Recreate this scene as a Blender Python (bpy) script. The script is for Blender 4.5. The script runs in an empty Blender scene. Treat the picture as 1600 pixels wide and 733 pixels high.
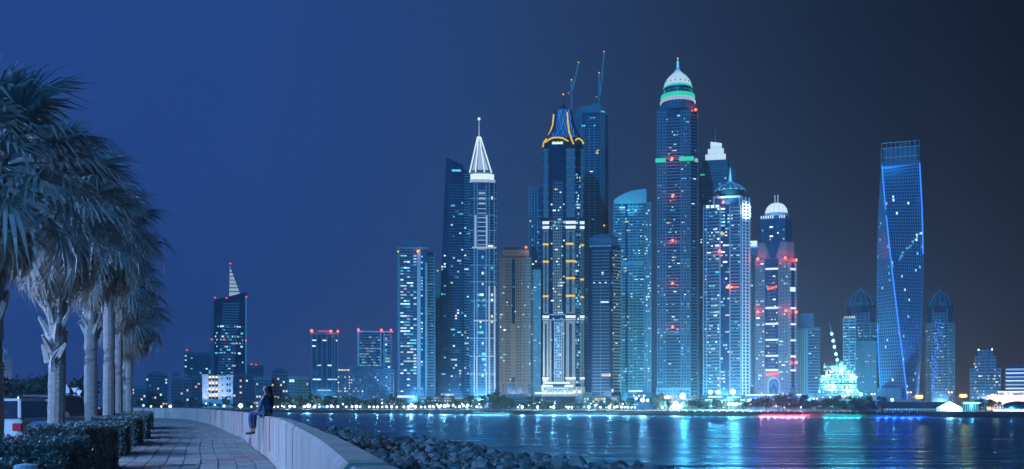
import bpy, bmesh, math, random
from mathutils import Vector, Matrix, Euler
import numpy as np
random.seed(7)
R = math.radians
SC = bpy.context.scene
COL = SC.collection
K = 1500.0            # focal length in pixels of the 1600 px wide photograph
HY = 633.0            # image row of the horizon
WATER, LZ, PZ = 0.0, 2.5, 4.0    # water, far land and promenade levels
CZ = PZ + 1.36        # camera height

# ------------------------------------------------------------------ camera
cam = bpy.data.cameras.new('camera')
camo = bpy.data.objects.new('camera', cam)
COL.objects.link(camo)
camo.location = (0, 0, CZ)
camo.rotation_euler = (R(90), 0, 0)
cam.sensor_width = 36
cam.lens = K / 1600 * 36
cam.shift_y = (HY - 366.5) / 1600
cam.clip_start = 0.1
cam.clip_end = 30000
SC.camera = camo

# ------------------------------------------------------------------ colour management
SC.view_settings.view_transform = 'Standard'
SC.view_settings.look = 'None'
SC.view_settings.exposure = 0
SC.view_settings.gamma = 1
SC.cycles.max_bounces = 5
SC.cycles.diffuse_bounces = 2
SC.cycles.glossy_bounces = 3
SC.cycles.volume_bounces = 0
SC.cycles.sample_clamp_indirect = 4
SC.cycles.use_denoising = True

def lin(r, g, b):
    f = lambda c: (c / 255 / 12.92) if c / 255 <= .04045 else ((c / 255 + .055) / 1.055) ** 2.4
    return (f(r), f(g), f(b), 1)

# ------------------------------------------------------------------ night sky: blue in the west, dark in the east, town glow low down
W = bpy.data.worlds.new('World')
SC.world = W
W.use_nodes = True
nt = W.node_tree
nt.nodes.clear()
def N(t, **kw):
    n = nt.nodes.new(t)
    for k, v in kw.items():
        setattr(n, k, v)
    return n
def math_(op, a, b=None):
    n = N('ShaderNodeMath', operation=op)
    for i, v in enumerate((a, b)):
        if v is None: continue
        if isinstance(v, (int, float)): n.inputs[i].default_value = v
        else: nt.links.new(v, n.inputs[i])
    return n.outputs[0]
tc = N('ShaderNodeTexCoord')
sx = N('ShaderNodeSeparateXYZ')
nt.links.new(tc.outputs['Generated'], sx.inputs[0])
hyp = math_('SQRT', math_('ADD', math_('ADD', math_('MULTIPLY', sx.outputs[0], sx.outputs[0]), math_('MULTIPLY', sx.outputs[1], sx.outputs[1])), 1e-5))
uu = math_('ADD', math_('MULTIPLY', math_('DIVIDE', sx.outputs[0], hyp), .5), .5)
def ramp(stops):
    n = N('ShaderNodeValToRGB')
    e = n.color_ramp.elements
    while len(e) < len(stops): e.new(.5)
    for el, (p, c) in zip(e, stops):
        el.position = p; el.color = lin(*c)
    nt.links.new(uu, n.inputs[0])
    return n.outputs[0]
SKY_UP = ramp([(.2, (36, 68, 138)), (.37, (37, 70, 136)), (.47, (38, 67, 120)), (.53, (36, 60, 101)), (.598, (30, 47, 74)), (.66, (21, 33, 53)), (.735, (9, 16, 29)), (1, (8, 14, 24))])
SKY_LOW = ramp([(.2, (42, 78, 150)), (.37, (46, 80, 146)), (.5, (52, 80, 130)), (.598, (58, 74, 102)), (.66, (62, 66, 82)), (.735, (66, 57, 60)), (1, (48, 42, 44))])
zz = math_('MAXIMUM', sx.outputs[2], 0.0)
glow = math_('POWER', 2.71828, math_('MULTIPLY', zz, -8.5))
mx = N('ShaderNodeMixRGB')
nt.links.new(glow, mx.inputs[0]); nt.links.new(SKY_UP, mx.inputs[1]); nt.links.new(SKY_LOW, mx.inputs[2])
bg = N('ShaderNodeBackground')
nt.links.new(mx.outputs[0], bg.inputs[0])
bg.inputs[1].default_value = 1.0
wo = N('ShaderNodeOutputWorld')
nt.links.new(bg.outputs[0], wo.inputs[0])

# ------------------------------------------------------------------ blue fill: one added sun lamp from behind left, brightening towers and palms
sl = bpy.data.lights.new('blue_fill_sun', 'SUN')
sl.energy = 2.6
sl.color = (.03, .42, 1.0)
sl.angle = R(.5)
so = bpy.data.objects.new('blue_fill_sun', sl)
COL.objects.link(so)
so.rotation_euler = Euler((R(64), 0, R(-20)), 'XYZ')

def lamp(kind, name, loc, power, col, size=.3, target=None, angle=100, blend=.6):
    l = bpy.data.lights.new(name, kind)
    l.energy = power; l.color = col
    if kind in ('POINT', 'SPOT'): l.shadow_soft_size = size
    if kind == 'SPOT': l.spot_size = R(angle); l.spot_blend = blend
    o = bpy.data.objects.new(name, l)
    COL.objects.link(o)
    o.location = loc
    if target is not None:
        o.rotation_euler = (Vector(target) - Vector(loc)).to_track_quat('-Z', 'Y').to_euler()
    return o

# ------------------------------------------------------------------ materials
MATS = {}
def _new(name):
    m = bpy.data.materials.new(name); m.use_nodes = True
    t = m.node_tree
    return m, t, t.nodes['Principled BSDF']
def solid(name, col, rough=.7, var=.25, scale=.4, metal=0, spec=.4, bump=0, bscale=20, stretch=None):
    """diffuse surface with noise mottling in object space"""
    if name in MATS: return MATS[name]
    m, t, p = _new(name)
    tcn = t.nodes.new('ShaderNodeTexCoord')
    src = tcn.outputs['Object']
    if stretch:
        mp = t.nodes.new('ShaderNodeMapping'); mp.inputs['Scale'].default_value = stretch
        t.links.new(src, mp.inputs[0]); src = mp.outputs[0]
    nz = t.nodes.new('ShaderNodeTexNoise'); nz.inputs['Scale'].default_value = scale; nz.inputs['Detail'].default_value = 6
    t.links.new(src, nz.inputs['Vector'])
    mr = t.nodes.new('ShaderNodeMapRange'); mr.inputs[1].default_value = .3; mr.inputs[2].default_value = .7
    mr.inputs[3].default_value = 1 - var; mr.inputs[4].default_value = 1 + var
    t.links.new(nz.outputs[0], mr.inputs[0])
    ml = t.nodes.new('ShaderNodeVectorMath'); ml.operation = 'SCALE'
    ml.inputs[0].default_value = col[:3]
    t.links.new(mr.outputs[0], ml.inputs['Scale'])
    t.links.new(ml.outputs[0], p.inputs['Base Color'])
    p.inputs['Roughness'].default_value = rough
    p.inputs['Metallic'].default_value = metal
    p.inputs['Specular IOR Level'].default_value = spec
    if bump:
        nb = t.nodes.new('ShaderNodeTexNoise'); nb.inputs['Scale'].default_value = bscale; nb.inputs['Detail'].default_value = 5
        t.links.new(src, nb.inputs['Vector'])
        b = t.nodes.new('ShaderNodeBump'); b.inputs['Strength'].default_value = bump; b.inputs['Distance'].default_value = .05
        t.links.new(nb.outputs[0], b.inputs['Height']); t.links.new(b.outputs[0], p.inputs['Normal'])
    MATS[name] = m
    return m
def glow_mat(name, col, s, vary=0.0, sample=False):
    """lit lamps and windows, crowns glowing in place of floodlight; brightness varies from pane to pane"""
    if name in MATS: return MATS[name]
    m, t, p = _new(name)
    p.inputs['Base Color'].default_value = (.05, .05, .05, 1)
    p.inputs['Emission Color'].default_value = (*col[:3], 1)
    p.inputs['Emission Strength'].default_value = s
    if vary:
        g = t.nodes.new('ShaderNodeNewGeometry')
        mr = t.nodes.new('ShaderNodeMapRange')
        mr.inputs[3].default_value = s * (1 - vary); mr.inputs[4].default_value = s * (1 + vary)
        t.links.new(g.outputs['Random Per Island'], mr.inputs[0])
        t.links.new(mr.outputs[0], p.inputs['Emission Strength'])
    if not sample: m.cycles.emission_sampling = 'NONE'
    MATS[name] = m
    return m
def glass(name, col, rough=.22, tint=.5):
    return solid(name, col, rough=rough, var=.30, scale=.06, spec=tint, metal=.35)

G_NAVY = glass('navy_glass', (.015, .06, .13))
G_BLUE = glass('blue_glass', (.025, .095, .18))
G_CYAN = glass('cyan_glass', (.02, .12, .17))
G_BLACK = glass('black_glass', (.008, .03, .07))
C_GREY = solid('grey_concrete', (.17, .22, .25), var=.12)
C_DARK = solid('dark_concrete', (.09, .13, .20), var=.15)
C_BEIGE = solid('beige_concrete', (.34, .27, .22), var=.12)
C_TAN = solid('tan_concrete', (.40, .31, .23), var=.12)
C_PALE = solid('pale_concrete', (.34, .39, .44), var=.10)
C_BLUE = solid('blue_grey_cladding', (.11, .18, .24), var=.15)
C_CYAN = solid('sea_green_cladding', (.17, .31, .36), var=.15)
C_WHITE = solid('white_cladding', (.72, .74, .76), var=.08)
C_PINK = solid('pink_stone', (.21, .175, .20), var=.10)
STEEL = solid('dark_steel', (.10, .11, .13), rough=.45, metal=.6)
STEEL_P = solid('pale_steel', (.45, .48, .52), rough=.4, metal=.4)
E_COOL = glow_mat('cool_window', (.60, .88, 1.0), 1.35, .55)
E_CYAN = glow_mat('cyan_window', (.12, .70, .95), 1.0, .5)
E_WARM = glow_mat('warm_window', (1.0, .80, .50), .95, .5)
E_BLUE = glow_mat('blue_window', (.05, .28, 1.0), .9, .4)
E_DIM = glow_mat('dim_window', (.20, .60, .85), .25, .6)
E_GREEN = glow_mat('green_led', (.03, .80, .50), .85, .2)
E_YEL = glow_mat('yellow_led', (1.0, .66, .03), .95, .1)
E_WHITE = glow_mat('white_led', (.72, .88, 1.0), 1.15, .1)
E_SOFT = glow_mat('soft_white_glow', (.55, .74, .98), .62, .1)  # LED strips, also crown panels that glow in place of light on them
E_LED = glow_mat('blue_led', (.02, .20, 1.0), 1.7, .25)
E_RED = glow_mat('red_beacon', (1.0, .06, .03), 2.0, 0)
E_REDC = glow_mat('red_beacon_core', (1.0, .13, .07), 3.2, 0)
E_ORANGE = glow_mat('orange_lamp', (1.0, .50, .10), 1.6, 0)
E_LAMP = glow_mat('white_lamp', (.80, .94, 1.0), 4, .3)
E_LAMPC = glow_mat('cyan_lamp', (.35, .92, 1.0), 4, .3)
E_LAMPW = glow_mat('warm_lamp', (1.0, .72, .40), 2.2, .2)
E_TEAL = glow_mat('teal_work_light', (.10, .85, .75), .9, .5)
COOL = [(E_COOL, .42), (E_CYAN, .25), (E_DIM, .18), (E_WARM, .15)]
CYANS = [(E_COOL, .35), (E_CYAN, .45), (E_DIM, .2)]
WARMS = [(E_WARM, .65), (E_COOL, .25), (E_DIM, .1)]

# ------------------------------------------------------------------ mesh accumulators and tagging
class MB:
    def __init__(s): s.v = []; s.f = []
    def box8(s, c):
        n = len(s.v); s.v.extend(c)
        s.f.extend([(n, n+3, n+2, n+1), (n+4, n+5, n+6, n+7), (n, n+1, n+5, n+4), (n+1, n+2, n+6, n+5), (n+2, n+3, n+7, n+6), (n+3, n, n+4, n+7)])
    def box(s, x0, x1, y0, y1, z0, z1):
        s.box8([(x0,y0,z0),(x1,y0,z0),(x1,y1,z0),(x0,y1,z0),(x0,y0,z1),(x1,y0,z1),(x1,y1,z1),(x0,y1,z1)])
    def prism(s, bot, top):
        n = len(s.v); k = len(bot)
        s.v.extend(bot); s.v.extend(top)
        s.f.append(tuple(range(n+k-1, n-1, -1))); s.f.append(tuple(range(n+k, n+2*k)))
        for i in range(k):
            j = (i+1) % k
            s.f.append((n+i, n+j, n+k+j, n+k+i))
    def tube(s, pts, r, sides=6):
        """a round bar through the given points; r a number or one radius per point"""
        pts = [Vector(p) for p in pts]; n0 = len(s.v); k = len(pts)
        rr = r if isinstance(r, (list, tuple)) else [r] * k
        for i, p in enumerate(pts):
            d = (pts[min(i+1, k-1)] - pts[max(i-1, 0)]).normalized()
            a = d.cross(Vector((0, 0, 1)))
            if a.length < 1e-3: a = d.cross(Vector((1, 0, 0)))
            a.normalize(); b = d.cross(a)
            for j in range(sides):
                t = 2 * math.pi * j / sides
                s.v.append(tuple(p + (a * math.cos(t) + b * math.sin(t)) * rr[i]))
        for i in range(k-1):
            for j in range(sides):
                q = (j+1) % sides
                s.f.append((n0+i*sides+j, n0+i*sides+q, n0+(i+1)*sides+q, n0+(i+1)*sides+j))
        s.f.append(tuple(n0+j for j in range(sides-1, -1, -1)))
        s.f.append(tuple(n0+(k-1)*sides+j for j in range(sides)))
    def lathe(s, cx, cy, prof, n=24):
        n0 = len(s.v); k = len(prof)
        for r, z in prof:
            for j in range(n):
                t = 2 * math.pi * (j+.5) / n
                s.v.append((cx + max(r, 1e-3) * math.cos(t), cy + max(r, 1e-3) * math.sin(t), z))
        for i in range(k-1):
            for j in range(n):
                q = (j+1) % n
                s.f.append((n0+i*n+j, n0+i*n+q, n0+(i+1)*n+q, n0+(i+1)*n+j))
        s.f.append(tuple(n0+j for j in range(n-1, -1, -1)))
        s.f.append(tuple(n0+(k-1)*n+j for j in range(n)))
    def mesh(s, name, mat):
        me = bpy.data.meshes.new(name)
        me.from_pydata(s.v, [], s.f)
        me.validate(); me.update()
        if mat: me.materials.append(mat)
        return me
def link(name, data, parent=None, loc=None):
    o = bpy.data.objects.new(name, data)
    COL.objects.link(o)
    if parent: o.parent = parent
    if loc: o.location = loc
    return o
def obj(name, mb, mat, parent=None, smooth=False):
    me = mb.mesh(name, mat)
    if smooth:
        for p in me.polygons: p.use_smooth = True
    return link(name, me, parent)
def tag(o, label, cat, group=None):
    o['label'] = label; o['category'] = cat
    if group: o['group'] = group
    return o
def thing(name, label, cat, loc=(0,0,0), rz=0, group=None):
    o = bpy.data.objects.new(name, None); COL.objects.link(o)
    o.empty_display_size = .5
    o.location = loc; o.rotation_euler = (0, 0, rz)
    return tag(o, label, cat, group)
def structure(o, label=None):
    o['kind'] = 'structure'
    if label: o['label'] = label
    return o
def P(px, py, d): return ((px-800)/K*d, d, CZ + (HY-py)/K*d)

def ball_mesh(name, mat, seg=10):
    b = MB()
    b.lathe(0, 0, [(math.sin(math.pi*i/6), -math.cos(math.pi*i/6)) for i in range(7)], seg)
    me = b.mesh(name, mat)
    for p in me.polygons: p.use_smooth = True
    return me
BALL = {}
def ball(name, mat, parent, loc, r):
    if mat.name not in BALL: BALL[mat.name] = ball_mesh('lamp_ball', mat)
    o = link(name, BALL[mat.name], parent, loc)
    o.scale = (r, r, r)
    return o

ORD = ['leftmost', 'second', 'third', 'fourth', 'fifth', 'sixth', 'seventh', 'eighth', 'ninth', 'tenth', 'eleventh', 'twelfth', 'thirteenth', 'fourteenth', 'fifteenth', 'sixteenth', 'seventeenth', 'eighteenth', 'nineteenth', 'twentieth']
def nth(i, n, what): return 'leftmost '+what if i == 0 else 'rightmost '+what if i == n-1 else ORD[i]+' '+what+' from the left'
# ------------------------------------------------------------------ tower builder: sizes are given in photograph pixels at the tower's own distance
class Face:
    def __init__(s, T, A, B):
        s.T = T; s.A = Vector((A[0], A[1])); d = Vector((B[0]-A[0], B[1]-A[1]))
        s.L = d.length; s.t = d / s.L; s.n = Vector((s.t.y, -s.t.x))
    def box(s, part, mat, u0, u1, y0, y1, p1, p0=-.4):
        T = s.T; c = []
        for y in (y1, y0):
            for u, p in ((u0, p1), (u1, p1), (u1, p0), (u0, p0)):
                q = s.A + s.t*u + s.n*p
                c.append(T.v(q.x, q.y, y))
        T.mb(part, mat).box8(c)
    def slabs(s, mat, u0, u1, y0, y1, pitch, th, p, part='*floor_slab'):
        y = y1
        while y > y0 + th:
            s.box(part, mat, u0, u1, y-th, y, p); y -= pitch
    def piers(s, mat, us, w, y0, y1, p, part='*pier'):
        for u in us: s.box(part, mat, u-w/2, u+w/2, y0, y1, p)
    def grid(s, mat, u0, u1, n, y0, y1, pitch, th, w, p):
        """wall with punched windows: spandrels and piers round recessed glass"""
        s.slabs(mat, u0, u1, y0, y1, pitch, th, p)
        s.piers(mat, [u0 + (u1-u0)*i/n for i in range(n+1)], w, y0, y1, p*1.05+.02)
    def lit(s, u0, u1, y0, y1, cols, pitch, prob, pal, h=.46, w=.68, p=.14):
        cols = max(cols, int(cols*1.4)); cw = (u1-u0)/cols; rows = int((y1-y0)/pitch)
        for r in range(rows):
            yb = y1 - r*pitch - pitch*.35
            hot = random.random() < .10
            for c in range(cols):
                if random.random() < (prob*2.8 if hot else prob*1.2):
                    m = pick(pal); k = 2 if (random.random() < .25 and c < cols-1) else 1
                    s.box('*lit_window', m, u0+cw*(c+.5-w/2), u0+cw*(c+k-.5+w/2), yb-pitch*h, yb, p)
def pick(pal):
    r = random.random() * sum(w for _, w in pal)
    for m, w in pal:
        r -= w
        if r <= 0: return m
    return pal[-1][0]
class T:
    def __init__(s, name, label, cx, d, cat='tower', group=None):
        s.U = d/K; s.cx = cx; s.d = d
        s.phi = math.atan2(cx-800, K); s.c = math.cos(s.phi)      # every building fronts the bay: it is turned towards the water
        s.root = thing(name, label, cat, ((cx-800)*s.U, d, LZ), -s.phi, group)
        s.gy = HY + (CZ-LZ)/s.U
        s.m = {}
    k = 1.0     # size factor for crowns that stand back from the facade
    def v(s, px, dep, py): return ((px-s.cx)*s.k*s.U*s.c, dep*s.U, CZ-LZ+(HY-py)*s.k*s.U)
    def w(s, px, dep, py):
        x, y, z = s.v(px, dep, py); sn = math.sin(s.phi)
        return ((s.cx-800)*s.U+x*s.c+y*sn, s.d-x*sn+y*s.c, z+LZ)
    def mb(s, part, mat):
        if part[0] == '*': return s.m.setdefault((part, mat.name), (MB(), mat))[0]
        s.n = getattr(s, 'n', 0)+1      # every other piece is a part of its own
        return s.m.setdefault((part, s.n), (MB(), mat))[0]
    def bx(s, part, mat, x0, x1, y0, y1, d0, d1):
        a = s.v(x0, d0, y1); b = s.v(x1, d1, y0)
        s.mb(part, mat).box(a[0], b[0], a[1], b[1], a[2], b[2])
    def pr(s, part, mat, pts, y0, y1, top=None):
        top = top or pts
        yt = y0 if isinstance(y0, (list, tuple)) else [y0]*len(pts)
        s.mb(part, mat).prism([s.v(x, dp, y1) for x, dp in pts], [s.v(x, dp, y) for (x, dp), y in zip(top, yt)])
    def lathe(s, part, mat, px, dep, prof, n=24):
        a = s.v(px, dep, 0)
        s.mb(part, mat).lathe(a[0], a[1], [(r*s.U, s.v(0, 0, y)[2]) for r, y in prof], n)
    def tube(s, part, mat, pts, r, sides=6):
        s.mb(part, mat).tube([s.v(*p) for p in pts], [q*s.U for q in r] if isinstance(r, (list, tuple)) else r*s.U, sides)
    def face(s, A, B): return Face(s, A, B)
    def beacon(s, px, py, dep, r=1.7, light=0, col=(1, .05, .03), mat=None):
        ball('beacon', mat or E_REDC, s.root, s.v(px, dep, py), r*s.U)
        if light: lamp('POINT', 'beacon_light', s.w(px, dep-3.5, py), light, col, .5)
    def done(s):
        for (part, _), (mb, mat) in s.m.items():
            o = obj(part.lstrip('*'), mb, mat, s.root)
            if part[0] == '*': o['kind'] = 'stuff'
        return s
# ================================================================== THE CITY ACROSS THE WATER
def sq(x0, x1, d0, d1): return [(x0, d0), (x1, d0), (x1, d1), (x0, d1)]

# --- far left: round-shouldered tower with a white lit sail
t = T('office_tower', 'dark glass tower with a white lit sail on its roof, far left', 358, 1400)
t.pr('glass_body', G_NAVY, sq(334, 386, 0, 40), [470, 455, 455, 470], t.gy)
t.pr('side_wing', C_BLUE, sq(329, 334, 4, 34), 492, t.gy)
f = t.face((334, 0), (386, 0))
for i in range(28):
    y = 474 + i*4.1; sh = 6 - i*.35
    f.box('*floor_slab', C_PALE, 9+sh, 34+sh, y, y+1.3, .8)
f.box('mast', C_WHITE, 49.5, 51.5, 463, 586, 1.5)
f.lit(2, 46, 505, 555, 16, 5.2, .22, CYANS, w=.9)
f.lit(2, 46, 555, 590, 16, 5.2, .07, CYANS)
n0 = t.v(358, 8, 462)
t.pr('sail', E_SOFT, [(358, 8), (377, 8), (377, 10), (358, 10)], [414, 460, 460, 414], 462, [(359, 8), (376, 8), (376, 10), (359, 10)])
for i in range(7): t.bx('*sail_rib', STEEL, 357, 360+17*(i+1)/8, 418+i*6, 419.2+i*6, 7, 8)
for x, y in ((336,466),(354,466),(385,463),(331,531),(351,531),(384.5,532),(360,412)): t.beacon(x, y, -1.5, 1.4, mat=E_RED)
t.done()

# --- far left: faint towers and low blocks behind the promenade wall
def hip(t, part, mat, x0, x1, d0, d1, y0, y1, o=2):
    t.pr(part, mat, sq(x0-o, x1+o, d0-o, d1+o), y0, y1, sq(x0+(x1-x0)*.3, x1-(x1-x0)*.3, d0+(d1-d0)*.4, d0+(d1-d0)*.6))
LOW = [ # label, x0, x1, ytop, d, roof, wall, pal, prob, cols, beacons
 ('pale low apartment block at the far left end of the skyline', 206, 228, 604, 1010, 0, C_BLUE, WARMS, .12, 5, ()),
 ('hip roofed low block with a cluster of warm windows', 228, 262, 588, 1040, 1, C_BLUE, WARMS, .14, 8, ()),
 ('narrow block with a small turret roof left of the pale hotel', 268, 300, 590, 1000, 2, C_BLUE, WARMS, .05, 7, ()),
 ('tall faint tower block with two red roof lights left of the sail tower', 288, 330, 552, 1500, 0, C_DARK, CYANS, .07, 9, ((292,547),(313,553))),
 ('squat dark block directly left of the brightly lit hotel', 300, 317, 590, 1060, 0, C_DARK, WARMS, .10, 4, ()),
 ('slate blue block directly right of the brightly lit hotel', 364, 398, 585, 1050, 0, C_DARK, WARMS, .06, 7, ()),
 ('faint distant block with two orange roof lights behind the seated person', 386, 412, 572, 1600, 0, C_DARK, CYANS, .03, 6, ((393,569),(400,570))),
 ('flat roofed block with warm windows behind the seated person', 396, 424, 590, 1000, 0, C_BLUE, WARMS, .16, 7, ()),
 ('hip roofed block with warm windows right of the seated person', 424, 450, 582, 1020, 1, C_BLUE, WARMS, .14, 6, ()),
 ('slim grey block with one bright window near its top', 449, 463, 588, 980, 0, C_GREY, WARMS, .0, 3, ()),
 ('beige stepped apartment block left of the tower with red roof lights', 463, 486, 590, 1030, 0, C_BEIGE, WARMS, .04, 6, ()),
]
for lab, x0, x1, yt, d, roof, wall, pal, prob, cols, bc in LOW:
    t = T('apartment_block', lab, (x0+x1)/2, d, 'building')
    t.pr('wall', wall, sq(x0, x1, 0, 22), yt, t.gy)
    f = t.face((x0, 0), (x1, 0)); L = x1-x0
    pitch = 4.9*1000/d
    rows = int((t.gy-yt-3)/pitch)
    for r in range(rows):
        yb = yt+3+r*pitch+pitch*.75
        for c in range(cols):
            cw = L/cols
            m = pick(pal) if random.random() < prob else G_BLACK
            f.box('*lit_window' if m is not G_BLACK else '*window', m, cw*(c+.2), cw*(c+.75), yb-pitch*.55, yb, .12)
        f.box('*floor_slab', wall, 0, L, yb+pitch*.05, yb+pitch*.2, .35)
    if roof == 1: hip(t, 'roof', C_DARK, x0+2, x1-2, 0, 22, yt-8, yt-.2)
    if roof == 2:
        t.pr('turret', wall, sq(x0+2, x0+12, 2, 12), yt-5, yt)
        hip(t, 'roof', C_DARK, x0+2, x0+12, 2, 12, yt-8, yt-5.1)
    if roof == 0: t.pr('parapet', wall, sq(x0-.4, x1+.4, -.4, 22), yt-1.2, yt-.02)
    if x0 == 449: f.box('lit_window', E_COOL, 3, 11, 593, 597, .3)
    for x, y in bc: t.beacon(x, y, 4, 1.4, mat=E_RED)
    t.done()
# the floodlit pale hotel
t = T('hotel_block', 'brightly floodlit pale hotel with rows of warm balcony lights', 340, 960, 'building')
t.pr('wall', C_WHITE, sq(316, 364, 0, 24), 587, t.gy)
f = t.face((316, 0), (364, 0))
for r in range(4):
    y = 586.5 + r*9.6
    for c in range(3):
        x = 10 + c*5.2
        f.box('*balcony_recess', G_BLACK, x, x+4, y+2, y+8.4, .12)
        ball('balcony_lamp', E_LAMPW, t.root, t.v(316+x+2, -1, y+3), 1.55*t.U)
    f.box('*floor_slab', C_WHITE, 9, 26, y+8.4, y+9.4, .9)
    for c in range(2): f.box('*window', G_BLACK, 38+c*4, 40.5+c*4, y+3, y+6.5, .12)
    f.box('*window', G_BLACK, 30.5, 32, y+4, y+7, .12)
f.box('cornice', C_WHITE, -1, 9, 585, 587.5, 1.4); f.box('cornice', C_WHITE, 38, 49, 585.5, 588, 1.4)
for x in (322, 350): lamp('SPOT', 'hotel_flood_light', t.w(x, -26, 628), 15000, (.62, .72, 1), 1, t.w(x, 0, 600), 90)
t.done()

# --- tower with red roof lights
t = T('office_tower', 'square blue glass tower with a row of red roof lights', 507, 1000)
t.pr('glass_body', G_BLUE, sq(487, 528, 0, 34), 522, t.gy)
t.bx('roof_house', C_BLUE, 496, 519, 516, 522, 8, 24)
f = t.face((487, 0), (528, 0))
f.piers(C_CYAN, [0.5, 8, 16, 24, 32, 36, 40.5], .9, 521, t.gy, .7)
f.slabs(G_NAVY, 0, 41, 522, 618, 4.6, .8, .25)
for a, b, y in ((1,7,531),(17,23,531),(38,40,531),(1,6,540),(9,15,570),(25,31,570),(2,14,592),(25,40,592),(9,30,609),(33,39,619),(3,39,624)): f.box('*lit_window', E_COOL, a, b, y, y+1.8, .5)
f.box('cornice', C_BLUE, -1, 42, 519.5, 522.5, 1)
t.tube('roof_rail', E_RED, [(497, -1, 517.5), (518, -1, 517.5)], .35)
for x, r in ((487, 2.6), (517, 2.2), (528, 2)): t.beacon(x, 517.5, -1.2, r, 1500)
t.done()

# --- slab tower and the dark hotel before it
t = T('office_tower', 'white framed slab tower with red lights above the dark flat hotel', 585, 1000)
t.pr('glass_body', G_BLUE, sq(559, 612, 0, 30), 521, t.gy)
f = t.face((559, 0), (612, 0))
f.slabs(C_BLUE, 2, 35, 522, 590, 4.4, 1.5, .6)
f.piers(C_PALE, [1, 36], 2.4, 520, 590, 1)
f.slabs(C_PALE, 41, 52, 522, 590, 4.4, 1.9, .7); f.piers(C_PALE, [41, 52.2], 1.8, 520, 590, 1)
f.lit(3, 35, 524, 574, 7, 4.4, .42, COOL, w=.95); f.lit(42, 51, 524, 576, 2, 4.4, .2, COOL)
t.pr('roof_slab', C_PALE, sq(558, 616, -2, 31), 517, 520)
for x in (560, 596, 611): t.beacon(x, 515.5, -1, 1.8, 900)
t.done()
t = T('hotel_block', 'long dark flat roofed hotel with rows of small square windows', 570, 880, 'building')
t.pr('wall', C_DARK, sq(527, 609, 0, 30), 580, t.gy)
t.pr('side_wing', C_BLUE, sq(609, 616, 1, 28), 582, t.gy)
t.pr('roof', C_DARK, sq(525, 617, -1.5, 31), 577, 579.7)
t.bx('roof_house', C_BLUE, 544, 600, 572, 577, 8, 22)
f = t.face((527, 0), (609, 0))
for r in range(10):
    for c in range(24):
        y = 584+r*4.4; x = 1.2+c*3.4
        lit = random.random() < (.26 if c < 7 else .13)
        f.box('*lit_window' if lit else '*window', pick(WARMS if c < 7 else COOL) if lit else E_DIM if random.random() < .25 else G_BLUE, x, x+1.7, y, y+1.9, .12)
for c in range(4): f.box('*lit_window', E_WARM, 2+c*4.5, 5.2+c*4.5, 577.5, 579.5, 1.8)
f2 = t.face((609, 1), (616, 1))
for r in range(10): f2.box('*window', G_BLACK, 2, 5.4, 585+r*4.2, 587.6+r*4.2, .12)
t.done()

# --- balconied tower with dense white window rows
t = T('apartment_tower', 'grey apartment tower with bright window rows between two pale piers', 650, 950)
t.pr('glass_body', G_BLUE, sq(621, 668, 0, 45), 389, t.gy)
t.pr('side_wing', G_NAVY, sq(668, 681, 10, 45), 392, t.gy)
t.pr('roof_house', C_BLUE, sq(633, 657, 8, 32), 375, 389)
f = t.face((621, 0), (668, 0))
f.slabs(C_BLUE, 4, 30, 390, 618, 4.7, 1.0, .5)
f.piers(C_BLUE, [2], 3.6, 389, t.gy, 1.0); f.piers(C_PALE, [33.5], 5.5, 389, t.gy, 1.2); f.piers(C_CYAN, [45], 3.5, 410, t.gy, .9)
f.lit(4.5, 30, 397, 615, 4, 4.7, .30, COOL, w=.9, h=.6); f.lit(36.5, 40, 397, 615, 1, 4.7, .35, CYANS)
f2 = t.face((668, 10), (681, 10))
f2.slabs(C_GREY, 0, 11, 398, 618, 4.7, 2.0, .9); f2.piers(C_BLUE, [11.5], 2, 392, t.gy, 1); f2.lit(0, 10, 398, 610, 2, 4.7, .09, COOL)
f.box('entrance_canopy', E_WHITE, 0, 27, 618, 621.5, 3)
f.box('parapet', C_BLUE, -.5, 47.5, 386, 389.5, 1.2)
t.beacon(622, 394, -2, 1.4, mat=E_ORANGE); t.beacon(653, 393, -2.2, 2.3, 1200, mat=E_ORANGE)
t.done()
t = T('apartment_tower', 'brownish tower peeking between the grey and the slanted tower', 677, 1050)
t.pr('wall', C_GREY, sq(664, 692, 0, 30), 424, t.gy)
f = t.face((664, 0), (692, 0))
f.slabs(C_BEIGE, 6, 26, 440, 618, 4.4, 2.3, .8); f.lit(6, 26, 445, 615, 3, 4.4, .06, COOL, p=.3)
t.beacon(684, 423, -1, 1.2, mat=E_ORANGE)
t.done()

# --- slant-topped dark tower
t = T('glass_tower', 'dark tower with a slanted top and leaning left edge', 712, 1000)
B_ = sq(681, 742, 0, 44); T_ = sq(697, 724, 0, 34)
t.pr('glass_body', G_NAVY, sq(681, 724, 0, 44), [246, 258, 258, 246], t.gy, T_)
t.pr('side_wing', G_NAVY, sq(724, 743, 3, 44), [263, 270, 270, 263], t.gy, sq(724, 738, 3, 36))
f = t.face((698, -.05), (724, -.05))
f.slabs(C_BLUE, 3, 26, 285, 616, 4.3, .9, .5)
f2 = t.face((724, 3), (742, 3))
f2.slabs(C_CYAN, 1, 12, 270, 616, 4.3, 1.5, .8)
f2.slabs(C_BLUE, 12, 18, 290, 616, 4.3, 1.5, .6)
f.lit(3, 26, 300, 612, 5, 4.3, .065, COOL, w=.9, p=.5); f2.lit(1, 17, 300, 612, 3, 4.3, .06, COOL, p=.6)
f.box('lit_window', E_CYAN, 8, 22, 265, 268, .4)
f3 = t.face((685, -.1), (697, -.1)); f3.lit(4, 12, 390, 600, 2, 4.3, .06, CYANS, p=.3)
f2.box('lit_sign_panel', E_SOFT, 12, 17, 605, 616, 2)
t.done()

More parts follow.
